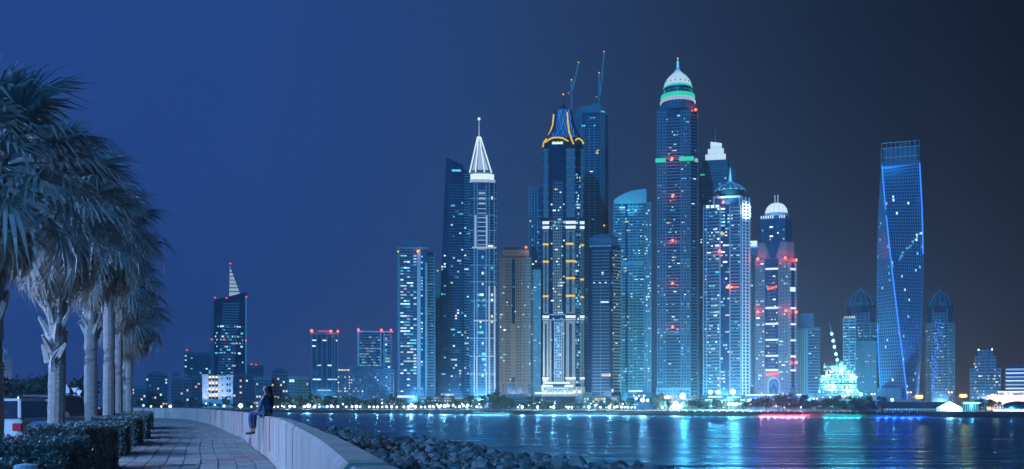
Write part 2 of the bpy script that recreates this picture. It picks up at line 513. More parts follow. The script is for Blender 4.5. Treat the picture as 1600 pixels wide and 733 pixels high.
# --- spire tower with the lit crystal crown
t = T('spire_tower', 'slender tower with a lit crystal spire and a ball on top', 752, 920)
t.pr('glass_body', G_BLUE, [(734, 2), (741, -1), (763, -1), (775, 4), (775, 36), (734, 36)], 284, t.gy)
f = t.face((734, 0), (775, 0))
f.piers(C_PALE, [7, 11.5, 25.5, 30.5, 38], 1.2, 284, t.gy, 1.8)
f.slabs(C_BLUE, 0, 41, 290, 612, 4.2, .8, 1.3)
for y in (310, 336, 360, 388, 414, 440, 470, 528, 556, 584): f.box('*spandrel', C_PALE, 0, 41, y, y+1, 2)
for i in range(14): f.box('*ladder_rung', E_SOFT if i > 3 else E_DIM, 12.5, 25, 298+i*7, 299+i*7, 2)
for i in range(3): f.box('lit_band', E_SOFT, 14, 24, 301+i*8, 303.5+i*8, 2.2)
for u, a, b in ((9, 337, 386), (26.5, 337, 386), (30.5, 447, 500), (39, 447, 500), (30.5, 503, 607), (38.7, 503, 607), (11, 556, 606)): f.box('led_strip', E_SOFT, u-1.2, u+1.2, a, b, 2.6)
for a, b, y in ((6, 41, 500), (4, 41, 386)): f.box('led_strip', E_SOFT, a, b, y, y+2.2, 2.9)
for i in range(22): f.box('*balcony', C_PALE, 40, 42.5, 300+i*9.5, 301.5+i*9.5, 1)
f.lit(12, 25, 395, 600, 3, 8.4, .14, CYANS, w=.8, p=2.0); f.lit(28, 37, 300, 600, 2, 8.4, .12, COOL, p=1.9)
t.pr('crown_base', E_WHITE, [(735, 1), (742, -3), (763, -3), (772, 2), (772, 34), (735, 34)], 272, 279)
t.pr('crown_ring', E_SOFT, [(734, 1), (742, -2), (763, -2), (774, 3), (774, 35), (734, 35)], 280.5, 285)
t.k = 1.008
crown = [(734, 4), (743, 0), (757, 0), (768, 5), (768, 30), (734, 30)]
t.pr('crown', C_BLUE, crown, 216, 272, [(748+(x-751)*.12, 15+(d-15)*.15) for x, d in crown])
for (x, d) in crown[:4]: t.tube('crown_rib', E_WHITE, [(x, d-1.5, 272), (748.5+(x-751)*.13, 14+(d-15)*.2, 214)], 1.1)
for k, (a, b, y) in enumerate(((738, 744, 240), (746, 755, 225), (757, 763, 238))): t.pr('crown_glow_panel', E_SOFT, [(a, 1), (b, 0), (b, 3), (a, 4)], y, 268, [(748+(a-748)*.45, 8), (748+(b-748)*.45, 8), (748+(b-748)*.45, 10), (748+(a-748)*.45, 10)])  # panels emit to stand in for light on the crown
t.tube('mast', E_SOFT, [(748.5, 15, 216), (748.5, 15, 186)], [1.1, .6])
ball('mast_ball', E_WHITE, t.root, t.v(748.5, 15, 185), 2.4*t.U)
t.done()

# --- beige tower and the slender one behind
t = T('apartment_tower', 'beige stone tower with tall centre strip and stepped top', 806, 1000)
t.pr('wall', C_BEIGE, sq(780, 830, 0, 44), 402, t.gy)
t.pr('upper_storey', C_BEIGE, sq(785, 827, 2, 40), 390, 402)
t.pr('roof_house', C_BEIGE, sq(788, 810, 8, 34), 384.5, 390)
t.pr('side_wing', C_CYAN, sq(830, 845, 10, 44), 420, t.gy)
f = t.face((780, 0), (830, 0))
for u0, u1, n in ((0, 6, 2), (9, 18, 3), (26, 35, 3), (37, 50, 4)): 
    for r in range(44):
        y = 406+r*4.8
        for c in range(n):
            cw = (u1-u0)/n
            f.box('*window', G_NAVY, u0+cw*(c+.2), u0+cw*(c+.72), y, y+2.6, .1)
f.slabs(C_BEIGE, 0, 6.5, 410, 610, 4.8, 1.2, .9); f.slabs(C_BEIGE, 37, 50, 400, 610, 4.8, 1.1, .9)
f.box('centre_glazing', G_NAVY, 19.5, 25, 404, 506, .15)
for y in (403, 506, 572, 598): f.box('cornice', C_BEIGE, -.6, 50.6, y, y+1.8, 1.2)
t.pr('portal', G_BLACK, sq(799, 805, -.5, 1), 592, 616); t.lathe('portal_arch', G_BLACK, 802, -.1, [(3, 590), (3, 593)], 12)
for u in (5, 13, 16, 29, 33, 45): f.box('*window', G_NAVY, u, u+3, 600, 613, .15)
f.lit(1, 49, 440, 600, 14, 4.8, .055, CYANS, w=.6, p=.25)
f2 = t.face((830, 10), (845, 10)); f2.grid(C_CYAN, 0, 15, 4, 424, 616, 4.6, 1.8, 1, .6); f2.lit(0, 15, 424, 612, 4, 4.6, .12, COOL)
t.beacon(822, 386.5, -1, 2, 900)
t.done()
t = T('apartment_tower', 'slender pale tower half hidden left of the gold crowned tower', 836, 1080)
t.pr('glass_body', G_BLUE, sq(826, 856, 0, 30), 294, t.gy)
f = t.face((826, 0), (856, 0))
f.piers(C_CYAN, [.8, 4.5, 9, 13.5], 1.3, 292, t.gy, 1); f.slabs(C_BLUE, 0, 16, 296, 600, 4.2, 1.2, .6); f.slabs(C_CYAN, 14, 20, 320, 600, 9, 1.5, 1.1)
f.lit(1, 16, 320, 600, 4, 4.2, .06, COOL)
t.done()

# --- gold crowned tower
t = T('crowned_tower', 'dark tower crowned by curved glass with yellow neon outlines', 880, 900)
body = [(848, 4), (856, 0), (900, 0), (911, 5), (911, 50), (848, 50)]
t.pr('glass_body', G_BLACK, body, 226, t.gy)
fl = t.face((848, 0), (857.5, 0)); fm = t.face((884, -.5), (899, -.5)); fr = t.face((906.5, 2), (912, 4)); fc = t.face((857.5, 0), (884, 0)); fq = t.face((899, 0), (907, 2))
for F_, L, in ((fl, 9.5), (fm, 15), (fr, 5.8)):
    F_.box('bay', C_BLUE, 1, L-1, 232, 340, .4)
    for i in range(8): F_.box('*balcony', C_GREY, 0, L, 234+i*13.4, 236+i*13.4, 2.4)
    for y in (346, 353.5, 493): F_.box('light_band', E_WHITE, -.4, L+.4, y, y+4, 3)
    F_.box('light_band', E_SOFT, -.4, L+.4, 498.5, 500.2, 3)
    for i in range(9): F_.box('*balcony', C_GREY, 0, L, 366+i*13.6, 367.3+i*13.6, 2)
    F_.box('bay_wall', C_BEIGE, .6, L-.6, 360, 490, .5); F_.box('bay_wall', C_TAN, .4, L-.4, 501, t.gy, .8)
    F_.box('bay_glazing', G_NAVY, L*.38, L*.62, 362, 488, .7); F_.box('bay_glazing', G_NAVY, L*.36, L*.64, 506, 592, 1.0)
    F_.box('light_band', E_WHITE, -.6, L+.6, 589.5, 593, 3.2)
for k, y in enumerate((380.5, 407.5, 434, 461.5)):
    if k != 2: fl.box('neon_band', E_YEL, .2, 9.3, y, y+2.8, 3)
    fm.box('neon_band', E_YEL, .2, 14.8 if k else 12, y-.5, y+2.4, 3)
    if k != 1: fr.box('neon_band', E_YEL, 0, 5.5, y+1.5, y+4, 3)
fc.grid(C_BEIGE, 7, 20, 4, 346, 490, 4.7, 2.2, 1.1, .5); fc.grid(C_PALE, 9, 20, 3, 502, 600, 4.7, 2.2, 1.6, .7)
fc.box('pier', C_TAN, 1, 4, 501, 600, .8); fc.box('pier', C_TAN, 21.5, 24, 501, 600, .8)
fc.grid(C_BLUE, 7, 21, 4, 282, 344, 4.7, 1.4, 1, .5)
for y in (345, 353, 491, 499): fc.box('cornice', C_PALE, 0, 26.5, y, y+1.6, 1.2)
fc.lit(3, 25, 290, 590, 6, 4.7, .11, COOL, w=.75, p=.6); fq.lit(0, 8, 250, 600, 3, 4.7, .16, CYANS, p=.5); fq.slabs(C_BLUE, 0, 8, 280, 600, 4.7, 1.6, .4)
fc.box('lit_window', E_COOL, 5, 22, 222.5, 225, 1.2)
for i in range(3): fc.box('*lit_window', E_WHITE, 6+i*6, 10+i*6, 221.5, 224.5, 1.5)
t.pr('podium', C_TAN, sq(846, 914, -6, 52), 604, t.gy)
fp = t.face((846, -6), (914, -6))
for y, a, b in ((600, 6, 44), (605, 0, 18), (605, 36, 50), (616, -10, 50)): fp.box('light_band', E_WHITE, a, b, y-3.2, y, 1.5)
fp.box('portico_beam', C_WHITE, 12, 42, 606, 608, 2); 
for i in range(9): fp.box('column', C_WHITE, 2+i*7.5, 3.4+i*7.5, 606, 616, 1.6)
for i in range(8): fp.box('*lit_window', E_WARM if i % 2 else E_COOL, 4.5+i*7.5, 8.5+i*7.5, 610, 614.5, .3)
# concave crown
t.k = 1+25/K
t.pr('crown_plinth', G_BLACK, [(854, 4), (906, 4), (906, 46), (854, 46)], 221, 232)
rings = [(222, 29.5, 22), (214, 24, 19), (206, 20, 16.5), (197, 17, 14.5), (187, 15, 13), (175, 13.5, 12)]
for (ya, wa, da), (yb, wb, db) in zip(rings, rings[1:]):
    fo = lambda w, dd: [(880-w, 25-dd), (880-w*.72, 25-dd*1.15), (880+w*.7, 25-dd*1.15), (880+w, 25-dd), (880+w, 25+dd), (880-w, 25+dd)]
    t.pr('crown_glass', G_BLUE, fo(wa, da), yb, ya, fo(wb, db))
for side in range(9):     # blue lattice
    for dirn in (1, -1):
        pts = []
        for i, (y, w, dd) in enumerate(rings):
            q = -0.68 + 1.36*((side+dirn*i*.9) % 9)/8
            pts.append((880+w*q, 25-dd*1.15-.6, y))
        for a, b in zip(pts, pts[1:]):
            if abs(a[0]-b[0]) < 12: t.tube('*lattice_bar', E_LED if side % 2 else E_DIM, [a, b], .32, 4)
t.k = 1.0
def neon(pts, r=1.15): t.tube('neon_tube', E_YEL, pts, r)
neon([(848, 2, 229), (849.5, 2, 222), (855, 4, 213), (860, 7, 203), (863.5, 9, 192), (865, 11, 175)])
neon([(896, -3, 226), (893, -1, 218), (889.5, 2, 206), (887.5, 6, 192), (886.5, 10, 173)])
neon([(852, 0, 222), (857, -2, 218.5), (864, -3, 216), (872, -3, 215.5), (880, -3, 217), (888, -3, 221.5)])
neon([(899, -1, 220), (902, 0, 217), (905, 1, 216.5), (909, 3, 219), (912, 5, 224)])
t.k = 1+25/K
t.tube('mast', STEEL, [(880, 25, 176), (880, 25, 148)], [.9, .4]); t.lathe('cupola', STEEL, 880, 25, [(7, 176), (6.5, 171), (4, 167), (2, 164), (.5, 162)], 14)
t.beacon(880, 147.5, 25, 1.3, mat=E_ORANGE)
t.done()

# --- tall grey tower under construction, with two tower cranes
t = T('construction_tower', 'tall unfinished grey tower behind the gold crowned tower', 925, 1000)
t.pr('concrete_body', C_BLUE, [(898, 8), (908, 0), (938, 0), (951, 10), (951, 50), (898, 50)], [172, 166, 162, 170, 168, 170], t.gy)
t.pr('core', C_DARK, sq(924, 938, 10, 30), 156, 170)
f = t.face((908, 0), (938, 0)); f2 = t.face((938, 0), (951, 10)); f0 = t.face((898, 8), (908, 0))
f.box('glazing', G_NAVY, 1, 29, 176, t.gy, .1); f2.box('glazing', G_NAVY, 1, 15.5, 178, t.gy, .1)
f.slabs(C_BLUE, 7, 28, 180, 615, 4.4, 1.5, .7); f.piers(C_GREY, [2, 4.6, 13, 21], 1.3, 200, t.gy, .9); f0.slabs(C_DARK, 0, 12, 180, 615, 4.4, 1.8, .6)
f2.piers(C_GREY, [2, 4, 6, 8], 1.1, 178, t.gy, .9); f2.slabs(C_DARK, 9, 16, 180, 615, 4.4, 1.6, .6)
f.lit(7, 28, 180, 600, 5, 4.4, .02, CYANS)
for i, x in enumerate((1, 4, 20)): f.box('*lit_window', E_CYAN, x, x+2, 195, 198, 1)
f2.box('*lit_window', E_CYAN, 1, 8, 173, 175, .8)
for dx, dy in ((0, 0), (1.6, -2), (-1, 2.4), (1, 3)): f.box('*work_light', E_YEL, 24+dx, 26+dx, 236+dy, 238+dy, 1.2)
t.beacon(944, 352, 3, 1.3, mat=E_ORANGE)
t.done()
def crane(label, d, mast, jib, tail, dep=0):
    (mx0, my0), (_, my1) = mast
    t = T('tower_crane', label, mx0, d, 'crane')
    def lattice(part, a, b, w, n):
        a = Vector(t.v(a[0], dep, a[1])); b = Vector(t.v(b[0], dep, b[1])); w *= t.U
        side = [Vector((w, 0, 0)), Vector((-w, 0, 0))]
        for s in side: t.mb(part, STEEL_P).tube([a+s, b+s], .34, 4)
        for i in range(n):
            p0 = a.lerp(b, i/n) + side[i % 2]; p1 = a.lerp(b, (i+1)/n) + side[(i+1) % 2]
            t.mb(part, STEEL_P).tube([p0, p1], .22, 4)
    lattice('*mast', (mx0, my0), (mx0, my1), .9, 14)
    lattice('*jib', jib[0], jib[1], .7, 12)
    lattice('*counter_jib', jib[0], tail, .7, 3)
    t.bx('cab', STEEL, mx0-2, mx0+2, jib[0][1]-1, jib[0][1]+3, -1.5+dep, 1.5+dep)
    t.bx('counterweight', C_GREY, tail[0]-1.2, tail[0]+1.2, tail[1]-1, tail[1]+2.5, -1+dep, 1+dep)
    for p in (jib[1], (mx0, my1), tail): t.beacon(p[0], p[1]-1, dep, 1.0, mat=E_ORANGE)
    t.done()
crane('left luffing tower crane rising behind the gold crown', 1010, ((893, 205), (890, 125)), ((894, 142), (904, 98)), (888, 146), 2)
crane('right luffing tower crane on the unfinished grey tower', 1010, ((936, 160), (935, 112)), ((938, 146), (944, 79)), (932, 150), 8)

# --- dark round topped tower
t = T('apartment_tower', 'dark round topped tower with thin pale balcony lines', 944, 850)
body = [(919, 6), (924, 1), (955, 0), (970, 12), (970, 46), (919, 46)]
t.pr('glass_body', G_BLACK, body, 384, t.gy)
t.pr('roof_drum', C_DARK, [(921, 6), (926, 2), (954, 1), (966, 11), (966, 44), (921, 44)], 371, 384)
t.pr('roof_cap', C_DARK, [(921, 6), (926, 2), (954, 1), (966, 11), (966, 44), (921, 44)], 364, 370.98, [(930, 12), (934, 9), (948, 9), (957, 14), (957, 34), (930, 34)])
f = t.face((924, 1), (955, 0)); f2 = t.face((955, 0), (970, 12))
f.slabs(C_GREY, 2, 14, 390, 612, 5.1, 1.3, .9); f.slabs(C_GREY, 14.6, 28, 390, 612, 5.1, 1.3, .9); f.piers(C_GREY, [14.3], .7, 440, t.gy, .6)
f2.slabs(C_BEIGE, 3, 19, 390, 612, 5.1, 2.3, 1.0)
f.box('cornice', C_PALE, -3, 31, 383.5, 385.2, 1.2)
for i in range(3): f.box('*lit_window', E_COOL, 3+i*9, 5.5+i*9, 441, 443, .8)
f.box('lit_band', E_COOL, 14.5, 27, 471, 474, .8); f.box('lit_band', E_WARM, 16, 30, 584, 588, .8); f2.box('lit_window', E_BLUE, 1, 3, 440, 444, .6)
f2.lit(0, 18, 395, 605, 5, 5.1, .05, WARMS, p=.8); f.box('lit_window', E_COOL, 16, 19, 425, 429, .8)
f2.box('*lit_window', E_COOL, 1, 4, 608, 613, .5)
t.done()

# --- curved roof sea-green tower
t = T('apartment_tower', 'sea green tower with a sweeping curved roof', 985, 950)
t.pr('wall', G_CYAN, sq(959, 1006, 0, 40), 318, t.gy)
f = t.face((959, 0), (1006, 0))
xs = [959, 966, 974, 984, 994, 1004, 1010]; ys = [312, 307, 303, 299, 297, 296, 296.5]
for a, b, ya, yb in zip(xs, xs[1:], ys, ys[1:]): t.pr('roof_fin', C_CYAN, sq(a, b, -.6, 20), [ya, yb, yb, ya], 318)
t.pr('side_wing', C_BLUE, sq(1006, 1018, 6, 40), 315, t.gy)
f.slabs(C_CYAN, 0, 18, 318, 612, 4.5, 1.9, 1.1); f.slabs(C_CYAN, 22, 47, 318, 612, 4.5, 1.9, 1.1); f.piers(C_CYAN, [0, 12, 24, 30, 36], 1.2, 318, t.gy, 1.2)
f.box('centre_recess', G_NAVY, 18.4, 21.6, 320, t.gy, .2)
f.lit(0, 47, 322, 610, 12, 4.5, .075, COOL, w=.9, p=.9)
f2 = t.face((1006, 6), (1018, 6)); f2.slabs(C_GREY, 0, 12, 330, 612, 4.5, 1.6, .8); f2.piers(C_CYAN, [1, 6, 11], 1, 316, t.gy, 1); f2.lit(0, 12, 322, 610, 3, 4.5, .20, COOL, p=.9)
f.box('transfer_floor', C_CYAN, 0, 47, 409, 415, 1.3)
lamp('SPOT', 'roof_flood_light', t.w(978, -30, 345), 38000, (.15, .75, 1), 1, t.w(985, 0, 306), 80)
t.done()
# --- tallest tower, with the onion dome
t = T('domed_skyscraper', 'tallest tower with a white onion dome and green light rings', 1058, 950)
body = [(1026, 0), (1078, 0), (1091, 10), (1091, 52), (1026, 52)]
t.pr('glass_body', G_BLACK, body, 170, t.gy)
t.pr('shoulder', C_DARK, [(1030, 3), (1075, 3), (1087, 11), (1087, 48), (1030, 48)], 163, 169.98)
f = t.face((1026, 0), (1078, 0)); f2 = t.face((1078, 0), (1091, 10))
f.grid(C_BLUE, 1, 14, 3, 172, 612, 4.9, 1.9, 1.8, .8); f.grid(C_BLUE, 38, 51, 3, 172, 612, 4.9, 1.9, 1.8, .8)
f.slabs(C_BLUE, 15, 37, 180, 612, 4.9, 1.7, .6)
f2.slabs(C_BLUE, 1, 15, 175, 612, 4.9, 1.6, .9); f2.piers(C_BLUE, [1, 15], 1.2, 170, t.gy, 1)
for y in (246, 283, 378, 520): f.box('*cornice', C_BLUE, 0, 52, y, y+1.5, 1.3)
f.box('green_band', E_GREEN, -2, 14, 247, 253, 3.2); f.box('green_band', E_GREEN, 36, 58, 246, 252, 3.2)
f2.box('lit_sign_panel', E_SOFT, 9, 15, 247, 253, 1.4)
f.lit(1, 14, 260, 610, 3, 4.9, .09, COOL, p=.5); f.lit(38, 51, 176, 610, 3, 4.9, .11, COOL, p=.5); f.lit(15, 37, 176, 610, 6, 4.9, .085, COOL, w=.6, p=.5); f2.lit(0, 15, 200, 610, 4, 4.9, .03, CYANS, p=.6)
f.box('podium_band', C_PALE, -1, 53, 606, t.gy, 1.6)
for i in range(10): f.box('*window', G_NAVY, 2+i*5, 5+i*5, 610, 613, 1.75); f.box('*window', G_NAVY, 2+i*5, 5+i*5, 616, 619, 1.75)
cx, cd = 1059, 22
t.k = 1+cd/K
t.lathe('crown_base', C_DARK, cx, cd, [(26, 176), (26, 162.8)], 32)
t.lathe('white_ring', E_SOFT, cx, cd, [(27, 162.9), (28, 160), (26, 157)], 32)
for i in range(32):
    a = 2*math.pi*i/32
    t.tube('*ring_post', E_WHITE, [(cx+27.6*math.cos(a), cd+27.6*math.sin(a), 162.5), (cx+26*math.cos(a), cd+26*math.sin(a), 157)], .45, 4)
t.lathe('green_ring', E_GREEN, cx, cd, [(25, 157), (27.2, 154), (26.5, 150.5), (23, 149.5)], 32)
t.lathe('drum', G_BLUE, cx, cd, [(22, 149.5), (22, 139.5)], 32)
for i in range(32):
    a = 2*math.pi*i/32
    t.tube('*drum_window', E_BLUE if i % 3 == 0 else E_DIM, [(cx+22.3*math.cos(a), cd+22.3*math.sin(a), 146.5), (cx+22.3*math.cos(a), cd+22.3*math.sin(a), 143.5)], .7, 4)
t.lathe('green_lip', E_GREEN, cx, cd, [(21.6, 139.5), (23, 138), (21.8, 136.2)], 32)
dome = [(21.6, 136.2), (21, 132), (19, 127.5), (15.5, 122.5), (11, 118), (7, 114.5), (4, 111), (2.2, 107)]
DOME_W = glow_mat('dome_floodlight_glow', (.62, .84, 1.0), .95, .06)  # floodlight on the dome is put into its emission
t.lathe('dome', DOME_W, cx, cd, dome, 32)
for i in range(32):
    a = 2*math.pi*(i+.5)/32
    t.tube('*dome_rib', C_WHITE, [(cx+r*1.01*math.cos(a), cd+r*1.01*math.sin(a), y) for r, y in dome], .28, 4)
for i in range(16):
    a = 2*math.pi*(i+.5)/16
    t.tube('*dome_window', G_NAVY, [(cx+20.9*math.cos(a), cd+20.9*math.sin(a), 132.6), (cx+20*math.cos(a), cd+20*math.sin(a), 130)], .75, 5)
t.lathe('finial', E_CYAN, cx, cd, [(2.2, 107), (1.6, 102), (1.9, 98), (.7, 95), (.4, 92)], 12)
t.beacon(1059, 91.5, cd, 1.2, mat=E_ORANGE)
t.k = 1.0
for x, y, d in ((1050,248,-3.4),(1051,307,-2),(1051,376,-2),(1051,443,-2),(1051,511,-2),(1087,171.5,5)): t.beacon(x, y, d, 2.2, 3200)
t.done()

# --- stepped white crown tower
t = T('apartment_tower', 'blue grey tower with a stepped floodlit white crown and thin mast', 1118, 1050)
t.pr('wall', C_BLUE, [(1092, 0), (1136, 0), (1149, 12), (1149, 44), (1092, 44)], 262, t.gy)
f = t.face((1092, 0), (1136, 0)); f2 = t.face((1136, 0), (1149, 12))
f.box('glazing', G_NAVY, 1.5, 43, 266, t.gy, .1)
f.grid(C_BLUE, 2, 43, 10, 266, 600, 4.3, 1.6, 1.1, .6); f2.grid(C_BLUE, 0, 17, 3, 275, 600, 4.3, 1.6, 1.4, .5)
f.lit(2, 43, 270, 600, 10, 4.3, .04, COOL, p=.4)
for i in range(2): f.box('*lit_window', E_GREEN, 2+i*4, 5+i*4, 271, 273.5, .8)
t.pr('drum', C_DARK, [(1098, 2), (1137, 2), (1140, 8), (1140, 36), (1098, 36)], 250, 261.98)
for i, (a, b, y0, y1) in enumerate(((1102, 1134, 240, 249.5), (1106, 1131, 231, 239.98), (1110, 1128, 224, 230.98))):
    q = sq(a, b, 4+i*2, 32-i*2)
    t.pr('crown_step', glow_mat('crown_floodlight_glow', (.66, .88, 1.0), 1.0, .08), q, y0 if i < 2 else [219, 222, 222, 219], y1)  # crown steps glow in place of floodlight
    t.bx('crown_ledge', C_WHITE, a-.6, b+.6, y1-.6, y1-.05, 3+i*2, 33-i*2)
    for k in range(6): t.bx('*crown_fin', C_WHITE, a+(b-a)*(k+.5)/6-.25, a+(b-a)*(k+.5)/6+.25, y0+.8, y1-.6, 3.6+i*2, 4.1+i*2)
t.tube('mast', STEEL_P, [(1118, 16, 222), (1118, 16, 196)], [.7, .3])
t.done()

# --- tower with the skirted cyan cone roof
t = T('apartment_tower', 'balconied tower with a cyan ribbed cone roof and bright side', 1134, 850)
t.pr('wall', G_NAVY, [(1098, 0), (1158, 0), (1172, 12), (1172, 46), (1098, 46)], 318, t.gy)
t.pr('upper_wall', G_NAVY, [(1114, .5), (1158, .5), (1171, 12), (1171, 44), (1114, 44)], 306, 318)
f = t.face((1098, 0), (1158, 0)); f2 = t.face((1158, 0), (1172, 12))
f.slabs(C_GREY, 1, 19, 322, 612, 5.2, 1.6, 1.0); f.slabs(C_GREY, 13, 26, 322, 612, 5.2, 2.2, .7); f.slabs(C_GREY, 43, 59, 322, 612, 5.2, 2.0, 1.0)
f.piers(C_PALE, [1, 6], 1, 322, t.gy, 1.1); f.piers(C_PALE, [27, 42.5], 1.6, 322, t.gy, 1.5); f.piers(C_PALE, [59], 1.4, 320, t.gy, 1.3)
f.box('frame_beam', C_PALE, 16, 60, 306.5, 309.5, 1.4); f.box('frame_post', C_PALE, 16, 18.5, 309.5, 322, 1.4); f.box('frame_post', C_PALE, 56, 59, 309.5, 322, 1.6)
f2.piers(C_WHITE, [2, 9, 16.5], 2.2, 308, t.gy, 1.3); f2.slabs(C_WHITE, 1, 17.5, 312, 612, 5.2, 1.6, 1.1)
for i in range(56): f2.box('*balcony', C_PALE, 16, 20.5, 322+i*5.2, 323.4+i*5.2, 1.4)
f.lit(3, 26, 322, 610, 5, 5.2, .14, COOL, w=.85, p=.9); f.lit(28, 42, 322, 610, 3, 5.2, .20, COOL, w=.9, p=.4); f.lit(44, 58, 322, 610, 4, 5.2, .10, COOL, p=.8)
for i in range(3): f.box('lit_window', E_COOL, 5+i*7.5, 10.5+i*7.5, 320, 324, 2.2)
f.box('lit_window', E_YEL, 27.5, 34, 363.5, 366.5, 1.2)
cx, cd = 1141, 20
t.k = 1+cd/K
t.lathe('roof_drum', G_CYAN, cx, cd, [(20, 316), (20, 306)], 24)
t.lathe('roof_drum', G_CYAN, cx, cd, [(20, 306), (21, 300), (23, 299.5)], 24)
cone = [(24, 300), (19, 295), (12, 290.5), (5, 287.5), (3, 285)]
t.lathe('cone_roof', C_CYAN, cx, cd, cone, 16)
for i in range(16):
    a = 2*math.pi*i/16
    t.tube('roof_rib', C_WHITE, [(cx+r*1.03*math.cos(a), cd+r*1.03*math.sin(a), y-.4) for r, y in cone], .8, 4)
t.lathe('spire', E_CYAN, cx, cd, [(2.6, 285), (1.8, 276), (.9, 268), (.3, 262)], 10)
t.k = 1.0
lamp('SPOT', 'roof_flood_light', t.w(1136, -14, 318), 22000, (.45, .95, 1), 1, t.w(1141, 8, 294), 110)
lamp('SPOT', 'roof_flood_light', t.w(1180, -10, 330), 32000, (.75, .95, 1), 1, t.w(1163, 8, 330), 80)
t.beacon(1130, 316.5, -2.2, 2.4, 3000); t.beacon(1124.5, 392, -2.2, 2.4, 3000)
f.box('lit_window', E_RED, 38, 56, 448, 450.5, 1.5); t.beacon(1140, 449, -2.6, 2.2, 2400); f.box('lit_window', E_WARM, 36, 46, 447.6, 450.8, 1.7)
t.done()

t = T('apartment_tower', 'thin blue tower with a bright white top between two balconied towers', 1177, 950)
t.pr('wall', C_BLUE, sq(1168, 1186, 0, 30), 388, t.gy)
f = t.face((1168, 0), (1186, 0))
f.grid(C_BLUE, 1, 17, 4, 400, 610, 4.6, 1.8, 1.2, .7); f.lit(2, 16, 400, 610, 3, 4.6, .05, COOL, p=.4)
t.pr('lit_top', E_WHITE, sq(1171, 1183, 2, 20), 376, 385); t.bx('top_ledge', C_WHITE, 1169.5, 1184.5, 385, 388, 1, 24)
lamp('SPOT', 'tower_fill_spot', t.w(1177, -50, 625), 60000, (.25, .35, 1), 1, t.w(1177, 0, 560), 70)  # added spot without a fixture, blue fill for the lower facade
t.done()

# --- tower with the lit white dome and red beacons
t = T('domed_tower', 'tower topped by a lit white dome, with white bands and red beacons', 1212, 850)
t.pr('stone_body', C_PINK, [(1180, 0), (1232, 0), (1245, 10), (1245, 48), (1180, 48)], 404, t.gy)
t.pr('upper_stone', C_PINK, [(1184, 2), (1229, 2), (1241, 11), (1241, 46), (1184, 46)], 378, 403.98)
t.pr('glass_head', G_NAVY, [(1188, 3), (1227, 3), (1238, 11), (1238, 44), (1188, 44)], 342, 377.98)
f = t.face((1180, 0), (1232, 0)); f2 = t.face((1232, 0), (1245, 10)); fh = t.face((1188, 3), (1227, 3))
f.box('centre_glazing', G_NAVY, 15, 36, 404, 578, .25)
for k in range(5): fh.box('glass_apron', G_NAVY, 8+k*1.6, 31-k*1.6, 378+k*5, 383+k*5, 1.4)
for u0, u1, n in ((1, 14, 3), (37, 51, 3)):
    for r in range(38):
        for c in range(n):
            cw = (u1-u0)/n; y = 409+r*5.3
            f.box('*window', G_NAVY, u0+cw*(c+.2), u0+cw*(c+.8), y, y+2.8, .1)
    f.slabs(C_PINK, u0, u1, 404, 612, 5.3, .8, .5)
f.slabs(C_PINK, 19, 32, 430, 578, 5.2, 1.2, .5)
fh.slabs(G_BLUE, 0, 39, 344, 377, 4.8, .7, .4)
f2.slabs(C_PALE, 0, 5, 408, 612, 5.2, 2.4, .6); f2.slabs(C_PALE, 12, 16.4, 408, 612, 5.2, 2.4, .6); f2.box('side_glazing', G_NAVY, 5.4, 11.5, 410, 612, .3)
for y in (418.5, 479.5, 504.5, 529.5, 554.5, 576.5):
    f.box('light_band', E_WHITE, 16, 36, y, y+3, 1.6); f2.box('light_band', E_WHITE, 3.5, 13.5, y+.8, y+4, 1.4)
f2.box('light_band', E_WHITE, 3, 13, 449, 456, 1.2)
f.lit(1, 14, 408, 600, 3, 5.3, .12, COOL, p=.3); f.lit(37, 51, 408, 600, 3, 5.3, .14, COOL, p=.3); fh.lit(2, 38, 352, 376, 9, 4.8, .14, WARMS+CYANS, p=.5); f.lit(17, 35, 425, 575, 5, 5.2, .07, WARMS, p=.6)
for i in range(11): fh.box('*balustrade_lamp', E_WHITE, .5+i*3.6, 2.4+i*3.6, 336, 341, -.5)
t.pr('roof_terrace', C_DARK, [(1187, 2.4), (1227.5, 2.4), (1239, 11), (1239, 45), (1187, 45)], 340.5, 341.98)
cx, cd = 1213, 22
t.k = 1+cd/K
t.lathe('dome_base', C_DARK, cx, cd, [(19, 350), (19, 340.5)], 28)
t.lathe('dome_base', C_WHITE, cx, cd, [(19, 340.4), (19, 335.5), (17.5, 335)], 28)
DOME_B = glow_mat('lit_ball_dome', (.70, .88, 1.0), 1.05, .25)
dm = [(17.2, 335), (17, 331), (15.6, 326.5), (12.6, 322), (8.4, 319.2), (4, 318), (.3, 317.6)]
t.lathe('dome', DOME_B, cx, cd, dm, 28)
for i in range(14):
    a = 2*math.pi*i/14
    t.tube('*dome_rib', C_WHITE, [(cx+r*1.01*math.cos(a), cd+r*1.01*math.sin(a), y-.15) for r, y in dm], .25, 4)
t.tube('mast', E_SOFT, [(1210.8, cd, 318), (1210.8, cd, 305)], .8); t.tube('mast', E_SOFT, [(1215.4, cd, 318), (1215.4, cd, 305)], .8)
t.k = 1.0
# illegible red script signs: joined strokes
def script(x0, x1, y0, y1, F_=None):
    n = 7
    pts = [(x0+(x1-x0)*i/n, -2.5, (y0+y1)/2 + (y1-y0)*.42*(-1)**i*(.5+.5*((i*37) % 5)/5)) for i in range(n+1)]
    t.tube('neon_script', E_RED, pts, .8, 5); t.tube('neon_script', E_REDC, [(x0, -2.6, y1), ((x0+x1)/2, -2.6, (y0+y1)/2+1), (x1, -2.6, y0)], .55, 5)
script(1199, 1214, 447, 452); script(1197, 1218, 582, 586)
lamp('POINT', 'sign_light', t.w(1207, -5, 449), 900, (1, .08, .04), .5); lamp('POINT', 'sign_light', t.w(1207, -5, 584), 900, (1, .08, .04), .5)
